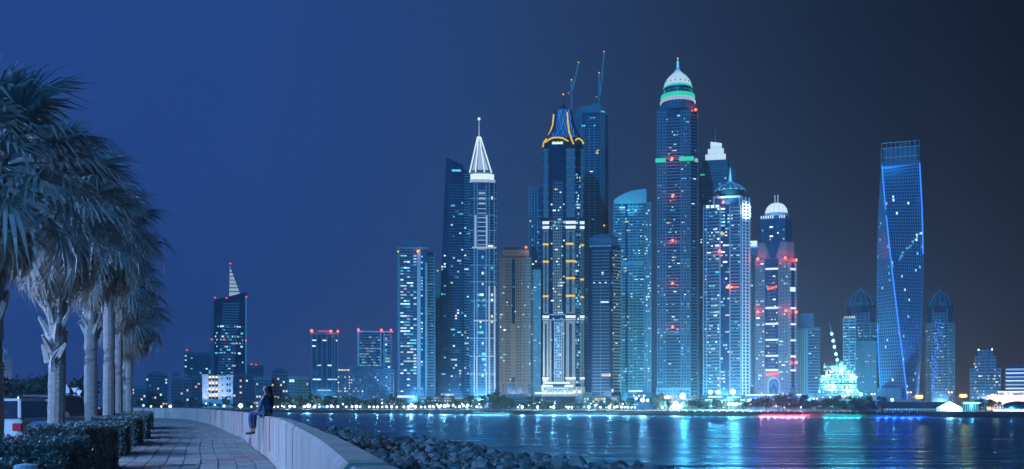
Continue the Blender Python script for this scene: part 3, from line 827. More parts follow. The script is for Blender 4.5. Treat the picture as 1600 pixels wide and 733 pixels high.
# arched portal
for i, (r, m_) in enumerate(((10, C_PALE), (7.5, G_BLUE), (5.5, C_BLUE))):
    q = [(1209+r*math.cos(math.pi*k/12), 600-r*1.05*math.sin(math.pi*k/12)) for k in range(13)]
    dpt = -.6-.4*i; n = t.mb('portal_arch', m_)
    ring = [t.v(x, dpt, y) for x, y in q] + [t.v(1209-r, dpt, 622), t.v(1209+r, dpt, 622)]
    back = [t.v(x, .5, y) for x, y in q] + [t.v(1209-r, .5, 622), t.v(1209+r, .5, 622)]
    n.prism(back, ring)
t.lathe('portal_dome', C_DARK, 1209, -3, [(6, 618), (6, 610), (5, 606), (2, 603), (1, 599), (.3, 597)], 14)
for x, y, d in ((1184,404,-2),(1227,404,-2),(1244,407,5),(1184,487,-2),(1228,486,-2),(1244,488,5),(1244,566.5,5)): t.beacon(x, y, d, 2.3, 3000)
t.done()

t = T('apartment_tower', 'short striped apartment tower right of the white domed tower', 1262, 950)
t.pr('wall', C_GREY, sq(1243, 1281, 0, 36), 512, t.gy); t.pr('upper_wall', C_DARK, sq(1246, 1271, 4, 32), 489, 511.98)
f = t.face((1243, 0), (1281, 0))
f.piers(C_PALE, [4, 7.5, 11, 14.5, 18], 1.6, 514, t.gy, .8); f.slabs(C_GREY, 1, 20, 514, 612, 4.7, 1.2, .5)
f.box('glazing', G_NAVY, 20, 37.5, 516, t.gy, .1); f.slabs(C_GREY, 20, 38.5, 514, 616, 4.7, 1.8, 1.0)
fu = t.face((1246, 4), (1271, 4)); fu.piers(C_BLUE, [1, 6, 12, 18, 24], 1, 489, 511, .7)
f.lit(20, 37, 516, 612, 5, 4.7, .06, COOL, p=.6)
t.done()

# --- floodlit construction site
t = T('construction_site', 'brightly floodlit teal concrete frame of an unfinished building', 1310, 700, 'building')
for k in range(6):
    y = 626-k*8
    a, b = (1275+k*1.4, 1344-k*1.6) if k < 5 else (1290, 1334)
    t.bx('floor_slab', C_CYAN, a, b, y-1.5, y, 0, 26)
    for i in range(9):
        x = a+2+(b-a-4)*i/8
        t.bx('*column', C_CYAN, x-.5, x+.5, y-8, y-1.5, 1, 2.2); t.bx('*column', C_CYAN, x-.5, x+.5, y-8, y-1.5, 14, 15)
    if k < 5: t.bx('back_wall', C_CYAN, a+2, b-2, y-8, y-1.5, 20, 21)
    for i in range(10):
        x = a+3+(b-a-6)*(i+random.random()*.6)/10
        if random.random() < .8: t.bx('*work_light', random.choice((E_TEAL, E_LAMPC, E_WHITE)), x-1.2, x+1.2+random.random()*2, y-6.2, y-3.6-random.random(), .2, .8)
for i in range(9):
    x = 1287+i*6
    t.tube('*rebar_post', STEEL_P, [(x, 5, 579), (x+random.uniform(-1, 1), 5, 572-random.random()*6)], .35, 4)
t.bx('core_wall', C_CYAN, 1300, 1322, 571, 580, 8, 18); t.bx('core_wall', C_CYAN, 1306, 1316, 564, 571, 9, 16)
for x0, x1 in ((1286, 1296), (1294, 1300)):
    t.tube('pump_boom', STEEL_P, [(x1+5, 4, 582), (x0, 3, 571), (x0+8, 3, 573)], .4, 4)
for x, y in ((1285, 588), (1298, 581), (1311, 575), (1325, 581), (1338, 590), (1291, 604), (1330, 604), (1312, 596), (1340, 612), (1280, 612)):
    ball('work_lamp', E_LAMPC, t.root, t.v(x, -1, y), 1.5*t.U)
for x, y in ((1290, 588), (1312, 578), (1332, 590), (1300, 606), (1326, 610)): lamp('POINT', 'work_light', t.w(x, -4, y), 16000, (.42, 1, .95), 1.0)
t.done()
t = T('tower_crane', 'slanting crane boom strung with five bright cyan lamps', 1309, 690, 'crane')
for q in ((-.8), .8): t.tube('boom', STEEL_P, [(1310+q, 8, 566), (1296+q, 8, 503)], .3, 4)
for i in range(14): t.tube('boom_brace', STEEL_P, [(1310-14*i/14+(.8 if i % 2 else -.8), 8, 566-63*i/14), (1310-14*(i+1)/14-(.8 if i % 2 else -.8), 8, 566-63*(i+1)/14)], .22, 4)
t.tube('mast', STEEL_P, [(1310, 8, t.gy), (1310, 8, 566)], 1.2, 4); t.bx('cab', STEEL, 1307.5, 1313, 564, 569, 6, 10)
for x, y in ((1299.5, 521), (1301.8, 532), (1303.6, 541.5), (1306, 553), (1308, 562)):
    ball('boom_lamp', E_LAMPC, t.root, t.v(x, 6.4, y), 2.3*t.U)
t.done()

# --- domed pair and the grey block between
def ribbed(label, cx, w, d, ytop, ydome, cols, blue=False, wing=None):
    t = T('domed_apartment_tower', label, cx, d)
    h = w/2
    body = [(cx-h, 6), (cx-h*.6, 0), (cx+h*.6, 0), (cx+h, 6), (cx+h, 6+w*.7), (cx-h, 6+w*.7)]
    t.pr('wall', G_NAVY, body, ydome, t.gy)
    t.pr('lower_wall', G_NAVY, [(x+(x-cx)*.12, dd-1.5) for x, dd in body], ydome+24, t.gy)
    fs = [t.face(((cx-h)*1+(-h*.12), 4.5), (cx-h*.672, -1.5)), t.face((cx-h*.672, -1.5), (cx+h*.672, -1.5)), t.face((cx+h*.672, -1.5), (cx+h*1.12, 4.5))]
    for f in fs:
        f.slabs(C_GREY, 0, f.L, ydome+24, 622, 4.6, 1.7, .8); f.piers(C_GREY, [f.L*q for q in (.02, .35, .65, .98)], 1, ydome+24, t.gy, .6)
        f.lit(0, f.L, ydome+28, 620, max(3, int(f.L/3)), 4.6, cols, COOL if not blue else WARMS, p=.6)
    fu = t.face((cx-h*.6, 0), (cx+h*.6, 0)); fu.piers(C_BLUE, [1, fu.L*.25, fu.L*.5, fu.L*.75, fu.L-1], 1.4, ydome, ydome+24, .6); fu.slabs(C_BLUE, 0, fu.L, ydome+2, ydome+24, 4.6, 1.2, .4)
    dc = 6+w*.25; n = 14; t.k = 1+dc/K
    t.lathe('dome_drum', G_NAVY, cx, dc, [(h*.97, ydome+10), (h*.97, ydome+.1)], n)
    prof = [(h*.98, ydome), (h*.93, ydome-6), (h*.74, ydome-13), (h*.42, ydome-20), (h*.12, ytop+2), (.3, ytop)]
    t.lathe('dome', G_CYAN, cx, dc, prof, n)
    for i in range(n):
        a = 2*math.pi*(i+.5)/n
        t.tube('dome_rib', C_BLUE, [(cx+r*1.04*math.cos(a), dc+r*1.04*math.sin(a), y-.3) for r, y in prof], .75, 4)
    t.tube('mast', STEEL_P, [(cx, dc, ytop), (cx, dc, ytop-10)], [.5, .25])
    t.k = 1.0
    if blue:
        for k in range(60):
            y = 500+k*1.9; x = cx-4+random.uniform(-5, 3)*(.5+.5*(k < 34)) - (k*.14) + (6 if k < 30 and k % 3 == 0 else 0)
            fs[1].box('*blue_led', E_LED, x-(cx-h*.672), x-(cx-h*.672)+1.6, y, y+1.4, 1.3)
            if k % 2: fs[1].box('*blue_led', E_LED, x+3-(cx-h*.672), x+4.6-(cx-h*.672), y+1, y+2.2, 1.3)
    if wing:
        x0, x1, yt = wing
        t.pr('side_wing', C_BLUE, sq(x0, x1, -8, 10), yt, t.gy)
        fw = t.face((x0, -8), (x1, -8)); fw.grid(C_BLUE, 1, x1-x0-1, 7, yt+3, 620, 4.6, 1.8, 1.6, .5); fw.lit(1, x1-x0-1, yt+6, 618, 7, 4.6, .10, WARMS, p=.4)
    t.done()
    return t
ribbed('ribbed dome apartment tower left of the twisted tower', 1345, 46, 900, 452, 480, .17, wing=(1336, 1370, 533))
ribbed('ribbed dome apartment tower with blue light trail right of the twisted tower', 1469, 40, 900, 455, 480, .08, blue=True)
t = T('balcony_block', 'narrow balconied block with a lit roof edge beside the construction site', 1325, 880)
t.pr('wall', G_NAVY, sq(1317, 1337, 0, 26), 498, t.gy)
f = t.face((1317, 0), (1337, 0)); f.slabs(C_CYAN, 0, 20, 500, 622, 4.6, 1.8, .9); f.piers(C_CYAN, [.6, 10, 19.4], 1.1, 498, t.gy, .8); f.lit(0, 20, 503, 620, 5, 4.6, .2, COOL, p=.8)
for i in range(5): f.box('*lit_window', E_WARM, 2+i*3.6, 4.4+i*3.6, 494, 497, -.5)
t.pr('roof_edge', C_CYAN, sq(1316.5, 1337.5, -1, 26), 497, 499)
t.done()

# --- the twisted tower
t = T('twisted_tower', 'tall tower twisted along its height with blue lit edges', 1406, 850)
ANG = (33, 141, 213, 321); RR = 36
def corner(k, y): 
    a = R(ANG[k % 4] - .192*(y-260)); return (1406+RR*math.cos(a), -RR*math.sin(a)*.98)
ybase = t.gy; FL = 74; y0_, y1_ = 258, ybase
TW = solid('twist_panel', (.14, .26, .40), var=.12)
pit = (y1_-y0_)/FL; LOFT, LOFTY = [], []
for i in range(FL):
    yb = y1_-i*pit; yt = yb-pit
    qb = [corner(k, yb) for k in (1, 0, 3, 2)]; qt = [corner(k, yt) for k in (1, 0, 3, 2)]
    sc_ = lambda q, s: [(1406+(x-1406)*s, d*s) for x, d in q]
    LOFT.append(sc_(qb, .97)); LOFTY.append(yb)
    if i == FL-1: LOFT.append(sc_(qt, .97)); LOFTY.append(yt)
    t.pr('*floor_slab', TW, qb, yb-1.1, yb)
    for (a, b), (c, e), nw in (((qb[0], qb[1]), (qt[0], qt[1]), 15), ((qb[3], qb[0]), (qt[3], qt[0]), 11)):
        for j in range(nw+1):
            q = j/nw
            p0 = Vector(a).lerp(Vector(b), q); p1 = Vector(c).lerp(Vector(e), q); tt = (Vector(b)-Vector(a)).normalized(); nn = Vector((tt.y, -tt.x))
            wq = .42
            t.mb('*window_pier', TW).box8([t.v(*(p+tt*s_*wq+nn*o_), yy) for p, yy in ((p0, yb), (p1, yt)) for s_, o_ in ((-1, .1), (1, .1), (1, -1.2), (-1, -1.2))])
            if j < nw and random.random() < .022 and i < 66:
                u0 = Vector(a).lerp(Vector(b), (j+.2)/nw); u1 = Vector(a).lerp(Vector(b), (j+.8)/nw)
                t.mb('*lit_window', pick(COOL)).box8([t.v(*(p+nn*o_), yy) for yy in (yb-1.3, yt+.4) for p, o_ in ((u0, -.2), (u1, -.2), (u1, -1), (u0, -1))])
m = t.mb('glass_body', G_NAVY)      # one continuous twisted body
for q, y in zip(LOFT, LOFTY): m.v += [t.v(x, dd, y) for x, dd in q]
for i in range(FL):
    for j in range(4): m.f.append((i*4+j, i*4+(j+1) % 4, i*4+4+(j+1) % 4, i*4+4+j))
m.f.append(tuple(range(FL*4, FL*4+4)))
for k in range(22):   # scattered lit panes climbing the right face
    y = 368+k*1.9+random.uniform(-2, 2); a = Vector(corner(1, y)); b = Vector(corner(0, y)); q = .93-k*.032+random.uniform(-.05, .05)
    p = a.lerp(b, q); tt = (b-a).normalized(); nn = Vector((tt.y, -tt.x))
    c = [p+tt*s_*1.3+nn*o_ for s_, o_ in ((-1, .3), (1, .3), (1, -.5), (-1, -.5))]
    t.mb('*lit_window', E_COOL if k < 6 else pick([(E_BLUE, .5), (E_CYAN, .2), (E_DIM, .3)])).box8([t.v(*q_, yy) for yy in (y+1.5, y-.6-random.random()) for q_ in c])
def edge(k, ya, yb_, n=24):
    t.tube('blue_edge_light', E_LED, [(corner(k, ya+(yb_-ya)*i/n)[0]*1.0, corner(k, ya+(yb_-ya)*i/n)[1]-.8, ya+(yb_-ya)*i/n) for i in range(n+1)], 1.0, 5)
edge(1, 262, 331); edge(1, 341, 626); edge(0, 262, 400); edge(2, 505, 608)
top = [corner(k, 258) for k in (1, 0, 3, 2)]
t.pr('parapet', C_DARK, [(1406+(x-1406)*1.015, d*1.015) for x, d in top], 256.5, 262)
t.pr('crown_wall', C_DARK, [(1406+(x-1406)*.9, d*.9) for x, d in top], 234, 257.9)
for i in range(4):
    a, b = Vector(top[i]), Vector(top[(i+1) % 4])
    for j in range(9):
        p = a.lerp(b, j/8); t.tube('*crown_post', STEEL_P, [(p.x, p.y, 258), (p.x, p.y, 227)], .5, 4)
    for y in (227, 235, 250): t.tube('*crown_rail', STEEL_P, [(a.x, a.y, y), (b.x, b.y, y)], .45, 4)
t.bx('plant_room', C_DARK, 1400, 1412, 231, 243, -6, 6); t.tube('maintenance_crane', STEEL_P, [(1406, 0, 231), (1406, 0, 226), (1422, -14, 229)], .8, 5)
t.pr('base_block', C_PALE, sq(1372, 1408, -40, -10), 607, t.gy)
fb = t.face((1372, -40), (1408, -40)); fb.piers(C_GREY, [i*3 for i in range(13)], .8, 607, t.gy, .5)
ll = lamp('SPOT', 'tower_fill_spot', t.w(1440, -80, 610), 200000, (.05, .38, 1), 1.5, t.w(1412, -34, 430), 85)  # added coloured spots without fixtures, tinting the twisted faces
lamp('SPOT', 'tower_fill_spot', t.w(1352, -60, 400), 22000, (1, .12, .15), 1.5, t.w(1378, -26, 390), 50)
lamp('SPOT', 'tower_fill_spot', t.w(1372, -60, 540), 30000, (.05, .45, .6), 1.5, t.w(1385, -26, 500), 60)
t.done()

# --- far right
t = T('stepped_tower', 'stepped grey apartment block left of the blue striped building', 1540, 900)
for part, x0, x1, yt, d0 in (('lower_wall', 1515, 1564, 577, 0), ('wall', 1523, 1556, 558, 3), ('upper_wall', 1528, 1551, 548, 6)):
    t.pr(part, G_NAVY, sq(x0, x1, d0, 36), yt, t.gy); F_ = t.face((x0, d0), (x1, d0))
    F_.slabs(C_GREY if d0 < 4 else C_BLUE, 0, x1-x0, yt, 626, 4.8, 1.7, .8); F_.piers(C_BLUE, [1, 8, (x1-x0)/2, x1-x0-8, x1-x0-1], 1.2, yt, t.gy, .7)
    F_.box('parapet', C_BLUE, -.4, x1-x0+.4, yt-1.2, yt+.6, 1.1)
f = t.face((1515, 0), (1564, 0)); f.lit(1, 48, 562, 624, 14, 4.8, .12, WARMS, p=.9)
fu = t.face((1528, 6), (1551, 6)); fu.box('lit_window', E_WARM, 1, 5, 569, 573, 1.2)
for x in (1529, 1550): t.beacon(x, 546, 5, 1.2, mat=E_LAMP)
t.done()
t = T('striped_building', 'low building with glowing blue and white floor stripes at the right edge', 1590, 850, 'building')
t.pr('wall', G_NAVY, sq(1571, 1615, 0, 40), 576, t.gy); t.pr('upper_wall', G_NAVY, sq(1577, 1608, 4, 36), 570, 575.98)
f = t.face((1571, 0), (1615, 0))
for i in range(7): f.box('light_band', E_SOFT if i % 2 == 0 else E_WHITE, 0, 44, 576+i*6, 577.6+i*6, 1.4); f.box('blue_band', E_BLUE, 1, 43, 577.7+i*6, 579+i*6, .8)
t.done()
t = T('distant_tower', 'pale domed tower behind the parked cars at the left edge', 8, 700)
t.pr('wall', C_PINK, sq(-8, 19, 0, 24), 562, t.gy); t.pr('upper_wall', C_PINK, sq(0, 14, 3, 18), 552, 561.98); t.lathe('dome', C_PALE, 7, 10, [(7, 552), (6.4, 548.5), (4.5, 545.5), (1.6, 543.8), (.2, 543.4)], 16)
f = t.face((-8, 0), (19, 0))
for r in range(13):
    for c in range(6): f.box('*window', G_BLUE, 1.5+c*4.4, 4+c*4.4, 566+r*5.2, 569+r*5.2, .12)
lamp('SPOT', 'tower_fill_spot', t.w(6, -24, 628), 26000, (.6, .65, 1), 1, t.w(6, 0, 590), 90)
t.done()

# ------------------------------------------------------------------ added spots between front buildings and towers, standing in for city glow
TOWER_FILL = .50
for px, d, pw, col, ty in ((505, 900, 2.2e5, (.30, .60, 1), 570), (560, 820, 1.0e5, (.35, .60, 1), 590), (650, 860, 3.4e5, (.30, .58, 1), 520), (712, 900, 2.6e5, (.30, .6, 1), 520), (752, 840, 4.2e5, (.50, .68, 1), 520),
      (806, 880, 6.4e5, (.80, .80, 1), 540), (870, 810, 4.6e5, (.85, .78, .95), 560), (905, 815, 1.8e5, (.25, .60, 1), 500), (944, 770, 2.6e5, (.62, .66, .95), 520), (990, 850, 4.2e5, (.25, .75, 1), 500),
      (1045, 850, 4.4e5, (.55, .70, 1), 520), (1085, 850, 2.2e5, (.15, .60, 1), 520), (1128, 770, 5.2e5, (.30, .72, 1), 480), (1166, 780, 2.0e5, (.75, .85, 1), 470), (1208, 770, 2.2e5, (.85, .62, 1), 520), (1243, 790, 1.6e5, (.25, .85, 1), 520),
      (1262, 880, 2.0e5, (.55, .70, .95), 560), (1335, 830, 5.0e5, (.20, .65, .85), 530), (1470, 830, 3.2e5, (.45, .55, .8), 560), (1540, 830, 2.4e5, (.35, .55, .85), 590)):
    lamp('SPOT', 'tower_fill_spot', P(px, 627, d), pw*TOWER_FILL, (col[0]*(.5 if col[0] < .6 else .70), col[1], col[2]), 1.5, P(px, ty, d+75), 120, .7)
# ================================================================== WATER, LAND AND THE FAR SHORE
SHORE = [(-400, 980), (200, 760), (450, 670), (600, 590), (760, 540), (950, 520), (1150, 450), (1300, 425), (1600, 400), (2000, 380), (2600, 360)]
def shore_d(px):
    for (a, da), (b, db) in zip(SHORE, SHORE[1:]):
        if a <= px <= b: return da+(db-da)*(px-a)/(b-a)
    return SHORE[0][1] if px < a else SHORE[-1][1]

def water_mat():
    m, t, p = _new('night_water')
    p.inputs['Base Color'].default_value = (.008, .045, .10, 1)
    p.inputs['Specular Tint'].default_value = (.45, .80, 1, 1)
    p.inputs['Roughness'].default_value = .35
    p.inputs['IOR'].default_value = 1.33
    p.inputs['Anisotropic'].default_value = .75
    tg = t.nodes.new('ShaderNodeCombineXYZ'); tg.inputs[0].default_value = 1; t.links.new(tg.outputs[0], p.inputs['Tangent'])
    p.inputs['Specular IOR Level'].default_value = .6
    tcn = t.nodes.new('ShaderNodeTexCoord')
    def noise(scale, detail, rough=.5):
        mp = t.nodes.new('ShaderNodeMapping'); mp.inputs['Scale'].default_value = scale
        t.links.new(tcn.outputs['Object'], mp.inputs[0])
        n = t.nodes.new('ShaderNodeTexNoise'); n.inputs['Scale'].default_value = 1; n.inputs['Detail'].default_value = detail; n.inputs['Roughness'].default_value = rough
        t.links.new(mp.outputs[0], n.inputs['Vector']); return n.outputs[0]
    a = noise((.012, .20, 1), 4); b = noise((.12, .75, 1), 4, .6)
    b1 = t.nodes.new('ShaderNodeBump'); b1.inputs['Strength'].default_value = 1; b1.inputs['Distance'].default_value = .9
    t.links.new(a, b1.inputs['Height'])
    b2 = t.nodes.new('ShaderNodeBump'); b2.inputs['Strength'].default_value = .25; b2.inputs['Distance'].default_value = .05
    t.links.new(b, b2.inputs['Height']); t.links.new(b1.outputs[0], b2.inputs['Normal'])
    t.links.new(b2.outputs[0], p.inputs['Normal'])
    # most of the light comes back as a soft blue-tinted reflection of the far shore
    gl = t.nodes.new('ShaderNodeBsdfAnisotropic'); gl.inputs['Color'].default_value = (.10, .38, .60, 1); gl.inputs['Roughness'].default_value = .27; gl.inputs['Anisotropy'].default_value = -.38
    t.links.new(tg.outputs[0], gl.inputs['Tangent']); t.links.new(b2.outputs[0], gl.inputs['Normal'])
    # calm slicks and ruffled streaks lying along the swell
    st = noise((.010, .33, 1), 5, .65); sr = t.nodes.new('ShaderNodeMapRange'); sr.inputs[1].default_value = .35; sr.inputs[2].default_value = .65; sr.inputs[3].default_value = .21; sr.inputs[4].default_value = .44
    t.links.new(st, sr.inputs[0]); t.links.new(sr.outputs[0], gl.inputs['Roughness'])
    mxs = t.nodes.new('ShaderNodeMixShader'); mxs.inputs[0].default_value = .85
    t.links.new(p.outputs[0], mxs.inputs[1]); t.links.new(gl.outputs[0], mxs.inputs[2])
    t.links.new(mxs.outputs[0], t.nodes['Material Output'].inputs['Surface'])
    return m
def sheet(name, pts, z, mat):
    b = MB(); n = len(pts); b.v = [(x, y, z) for x, y in pts]; b.f = [tuple(range(n))]
    return structure(obj(name, b, mat))
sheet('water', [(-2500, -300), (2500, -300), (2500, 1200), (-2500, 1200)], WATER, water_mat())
# far land: a bank at the waterline, then level ground out to the horizon
b = MB(); rows = []
SAND = solid('dark_beach_sand', (.20, .19, .18), rough=.95, var=.3, scale=.15, bump=.3, bscale=2)
for i in range(61):
    px = -400 + 3000*i/60; d = shore_d(px); jit = random.uniform(-2, 2)
    for off, z in ((-4, -1.2), (3+jit, .9), (9+jit, LZ-.1), (16, LZ), (600, LZ), (2600, LZ)):
        dd = d+off; b.v.append(((px-800)/K*dd, dd, z))
for i in range(60):
    for j in range(5):
        n = i*6+j; b.f.append((n, n+6, n+7, n+1))
fl_ = structure(obj('far_land', b, SAND))
fl_.data.materials.append(solid('unlit_bank_black', (.035, .04, .045), rough=.95, var=.4, scale=.5, bump=.4, bscale=2))  # unlit look of the bank painted in, near black beside the lamps
for i, p_ in enumerate(fl_.data.polygons): p_.material_index = 1 if i % 5 < 2 else 0

# --- low buildings along the far shore
def low(label, x0, x1, y0, d, wall, build, y1=None, cat='building', name='low_building', dep=16):
    t = T(name, label, (x0+x1)/2, d, cat)
    if wall: t.pr('wall', wall, sq(x0, x1, 0, dep), y0, t.gy)
    build(t, t.face((x0, 0), (x1, 0)), x1-x0)
    t.done()
DGLASS = solid('dark_screen_cladding', (.012, .03, .06), rough=.4, var=.2, scale=.2)
def b1(t, f, L):
    t.pr('roof_slab', C_PALE, sq(654, 748, -2, 17), 619, 621); f.box('lit_soffit', E_SOFT, 2, L-2, 621.6, 623.2, 1)
    for i in range(14): f.box('*column', C_PALE, 2+i*6.6, 3+i*6.6, 623.3, 632, 1)
    for i in range(18): f.box('*lit_window', pick(COOL), 3+i*4.9, 5.8+i*4.9, 625.5, 628.8, .2)
    for i in range(9): f.box('*lit_window', E_COOL, 33+i*2.2, 34.6+i*2.2, 615.4, 618.6, .2)
low('long white lit arcade in front of the slanted and spire towers', 656, 746, 623, 800, C_BLUE, b1)
def b2(t, f, L):
    for i in range(9): f.box('*lit_window', pick([(E_BLUE, .3), (E_CYAN, .3), (G_NAVY, .4)]), 3+i*3.3, 4.6+i*3.3, 628, 629.6, .2)
    f.box('parapet', DGLASS, -.3, L+.3, 621.6, 623, .8)
low('dark flat roofed shore building in front of the beige stone tower', 764, 799, 623, 640, DGLASS, b2)
def b3(t, f, L):
    t.pr('upper_storey', C_PINK, sq(772, 822, 2, 14), 616, 620)
    for i in range(17): f.box('*window', G_NAVY, 2+i*3.5, 3.5+i*3.5, 622.5, 625, .15); f.box('*arch_window', G_NAVY, 2+i*3.5, 3.7+i*3.5, 627, 631, .15)
    f.box('cornice', C_PINK, -.5, L+.5, 619, 620.6, .9)
    for i in range(7): f.box('*lit_window', E_SOFT, 4+i*9, 6+i*9, 617.3, 618.6, .4)
low('pinkish arcaded low building between two dark shore blocks', 768, 828, 620, 720, C_PINK, b3)
def b4(t, f, L):
    f.box('parapet', DGLASS, -.4, L+.4, 619.6, 621.4, .8)
    for i in range(4): f.box('*lit_window', E_CYAN, 28+i*2.6, 29.6+i*2.6, 627-(i % 2), 628.4-(i % 2), .2)
    for i in range(6): f.box('*fascia_joint', G_BLACK, i*12.6, i*12.6+.5, 622, 636, .3)
low('wide dark screen walled building below the gold crowned tower', 831, 907, 621, 640, DGLASS, b4)
def b5(t, f, L):
    a = t.v(904, -3, 0); t.lathe('roof', C_CYAN, 904, 3, [(5.4, 624), (5.2, 622), (3.6, 620), (1.2, 618.9), (.2, 618.6)], 14)
    for i in range(8):
        q = 2*math.pi*i/8; t.tube('column', C_CYAN, [(904+4.9*math.cos(q), 3+4.9*math.sin(q), t.gy), (904+4.9*math.cos(q), 3+4.9*math.sin(q), 624)], .45, 6)
    t.lathe('drum', G_CYAN, 904, 3, [(4.2, t.gy), (4.2, 624)], 14)
low('small blue domed pavilion beside the wide dark building', 899, 909, 630, 630, None, b5, cat='pavilion', name='pavilion')
def b6(t, f, L):
    t.pr('upper_storey', C_TAN, sq(912, 925, 2, 14), 613, 618.9)
    f.box('cornice', C_TAN, -.6, L+.6, 618.4, 620.4, 1.2)
    for i in range(13): f.box('*window', G_NAVY if random.random() < .5 else pick(WARMS), 7+i*4.3, 9.6+i*4.3, 622, 624.4, .2); f.box('*window', G_NAVY if random.random() < .5 else pick(WARMS), 7+i*4.3, 9.6+i*4.3, 626.2, 628.8, .2)
    for i in range(15): f.box('*pier', C_TAN, 5.2+i*4.3, 6.4+i*4.3, 620.5, 634, .6)
    f.box('lit_window', E_YEL, 24, 29.5, 622, 626, .5); f.box('lit_band', E_SOFT, 46, 58, 621.6, 624.4, .8)
low('beige arcaded low building below the dark round topped tower', 906, 967, 619, 690, C_TAN, b6)
def b7(t, f, L):
    t.pr('upper_storey', C_CYAN, sq(980, 1004, 1, 14), 607, 612.9)
    f.box('lit_band', E_COOL, 2, 24, 610, 612.2, 1.2)
    for i in range(4): f.box('floor_slab', C_WHITE, -.5, 14, 614+i*5.5, 615.4+i*5.5, 1.2)
    for i in range(3): f.box('*lit_window', E_COOL, 9+i*8, 12+i*8, 617, 620, .3)
    for i in range(8): f.box('*window', G_BLUE, 2+i*4.6, 5+i*4.6, 623, 628, .2)
    f.box('lit_band', E_CYAN, 0, 18, 631, 633, 1.5)
low('white and cyan stepped building below the sea green tower', 980, 1022, 613, 690, C_CYAN, b7)
def b8(t, f, L):
    f.box('cornice', C_TAN, -.6, L+.6, 618.4, 620, 1)
    for i in range(11): f.box('*window', G_NAVY, 3+i*5.7, 6+i*5.7, 622.5, 627, .2)
    f.box('lit_window', E_SOFT, 32, 62, 622.6, 625.4, .5)
    for i in range(5): ball('roof_lamp', E_ORANGE, t.root, t.v(1029+i*14, -1, 618), .9*t.U)
    lamp('POINT', 'wall_light', t.w(1040, -8, 624), 5000, (.8, .75, 1), 1)
low('beige colonnaded building below the tallest domed tower', 1026, 1091, 619, 690, C_TAN, b8)
def b9(t, f, L):
    for i, (a, c, y) in enumerate(((12, 34, 619), (42, 64, 620), (8, 30, 624), (36, 52, 624.5), (50, 70, 624))): f.box('light_band', E_COOL, a, c, y, y+2, 1.4)
    for i in range(5): f.box('floor_slab', C_CYAN, -1, L+1, 617+i*4.4, 617.8+i*4.4, 1.6)
low('open cyan lit terrace building under the cone roofed tower', 1094, 1164, 617, 680, G_CYAN, b9)
def b10(t, f, L):
    f.box('blue_light_line', E_WHITE, 0, 69, 616, 618.2, 1.6); f.box('blue_light_line', E_WHITE, 80, 94, 616, 618, 1.6)
    for i in range(9): f.box('*window', G_NAVY, 4+i*7, 8+i*7, 621, 625, .2)
    for x in (25, 58): f.box('roof_lamp', E_WHITE, x, x+2, 613.5, 615.6, 1)
    for x in (1180, 1205, 1228, 1252): lamp('POINT', 'roof_light', t.w(x, -5, 614), 20000, (.06, .16, 1), .6)
low('wide low building edged with a bright blue white light line', 1164, 1259, 618, 690, C_PINK, b10)
def b11(t, f, L):
    t.pr('plinth', C_DARK, sq(1233.5, 1244.5, -1, 10), 628, t.gy); t.pr('shaft', C_DARK, sq(1235, 1243, 0, 8), 608, 628); t.pr('cap', C_DARK, sq(1234, 1244, -1, 9), 606, 607.98)
low('dark square masonry pillar standing before the blue light line', 1234, 1244, 628, 600, None, b11, cat='pillar', name='masonry_pillar')
TENT = solid('white_tent_fabric', (.75, .78, .80), rough=.6, var=.06)
SHED = solid('dark_shed_roof', (.035, .05, .065), rough=.6, var=.2)
def b12(t, f, L):
    t.pr('roof', SHED, sq(1376, 1466, -2, 22), 628, 637.9, sq(1384, 1480, 9, 11))
    for i in range(22): f.box('*wall_panel', C_CYAN, 2+i*4, 5.4+i*4, 638.4, 641.6, .2)
    for i in range(20): f.box('*wall_light', E_CYAN if i % 3 else E_SOFT, 3+i*4.3, 4.6+i*4.3, 638.6, 641, .5)
low('long dark roofed shed with a pale lit wall on the right shore', 1378, 1468, 638, 440, SHED, b12, cat='shed', name='shed')
def b12b(t, f, L):
    t.pr('roof', SHED, sq(1328, 1374, -2, 20), 630.5, 638.9, sq(1342, 1366, 8, 10))
    for i in range(9): f.box('*wall_panel', C_BLUE, 2+i*4.4, 5.6+i*4.4, 639.3, 641.8, .2)
low('smaller dark hip roofed shed beside the construction site', 1330, 1372, 639, 445, SHED, b12b, cat='shed', name='shed')
def b13(t, f, L):
    t.pr('tent_body', TENT, [(1463, -2), (1503, -2), (1503, 20), (1463, 20)], 637.5, 642.5)
    v = [t.v(x, dd, y) for x, dd, y in ((1462, -2.4, 637.5), (1504, -2.4, 637.5), (1483, -2.4, 627.5), (1462, 20, 637.5), (1504, 20, 637.5), (1483, 20, 627.5))]
    m = t.mb('tent_roof', TENT); n = len(m.v); m.v += v; m.f += [(n, n+1, n+2), (n+5, n+4, n+3), (n, n+2, n+5, n+3), (n+2, n+1, n+4, n+5)]
    lamp('POINT', 'tent_light', t.w(1483, -9, 632), 4200, (.55, .9, 1), .5); lamp('POINT', 'tent_light', t.w(1500, -9, 640), 2500, (.3, .8, 1), .5)
    for i in range(4): f.box('door_panel', C_CYAN, 4+i*9.5, 5+i*9.5, 637.8, 642.3, 2.2)
low('bright white gabled marquee tent on the right shore', 1463, 1503, 642, 432, None, b13, cat='tent', name='marquee_tent')
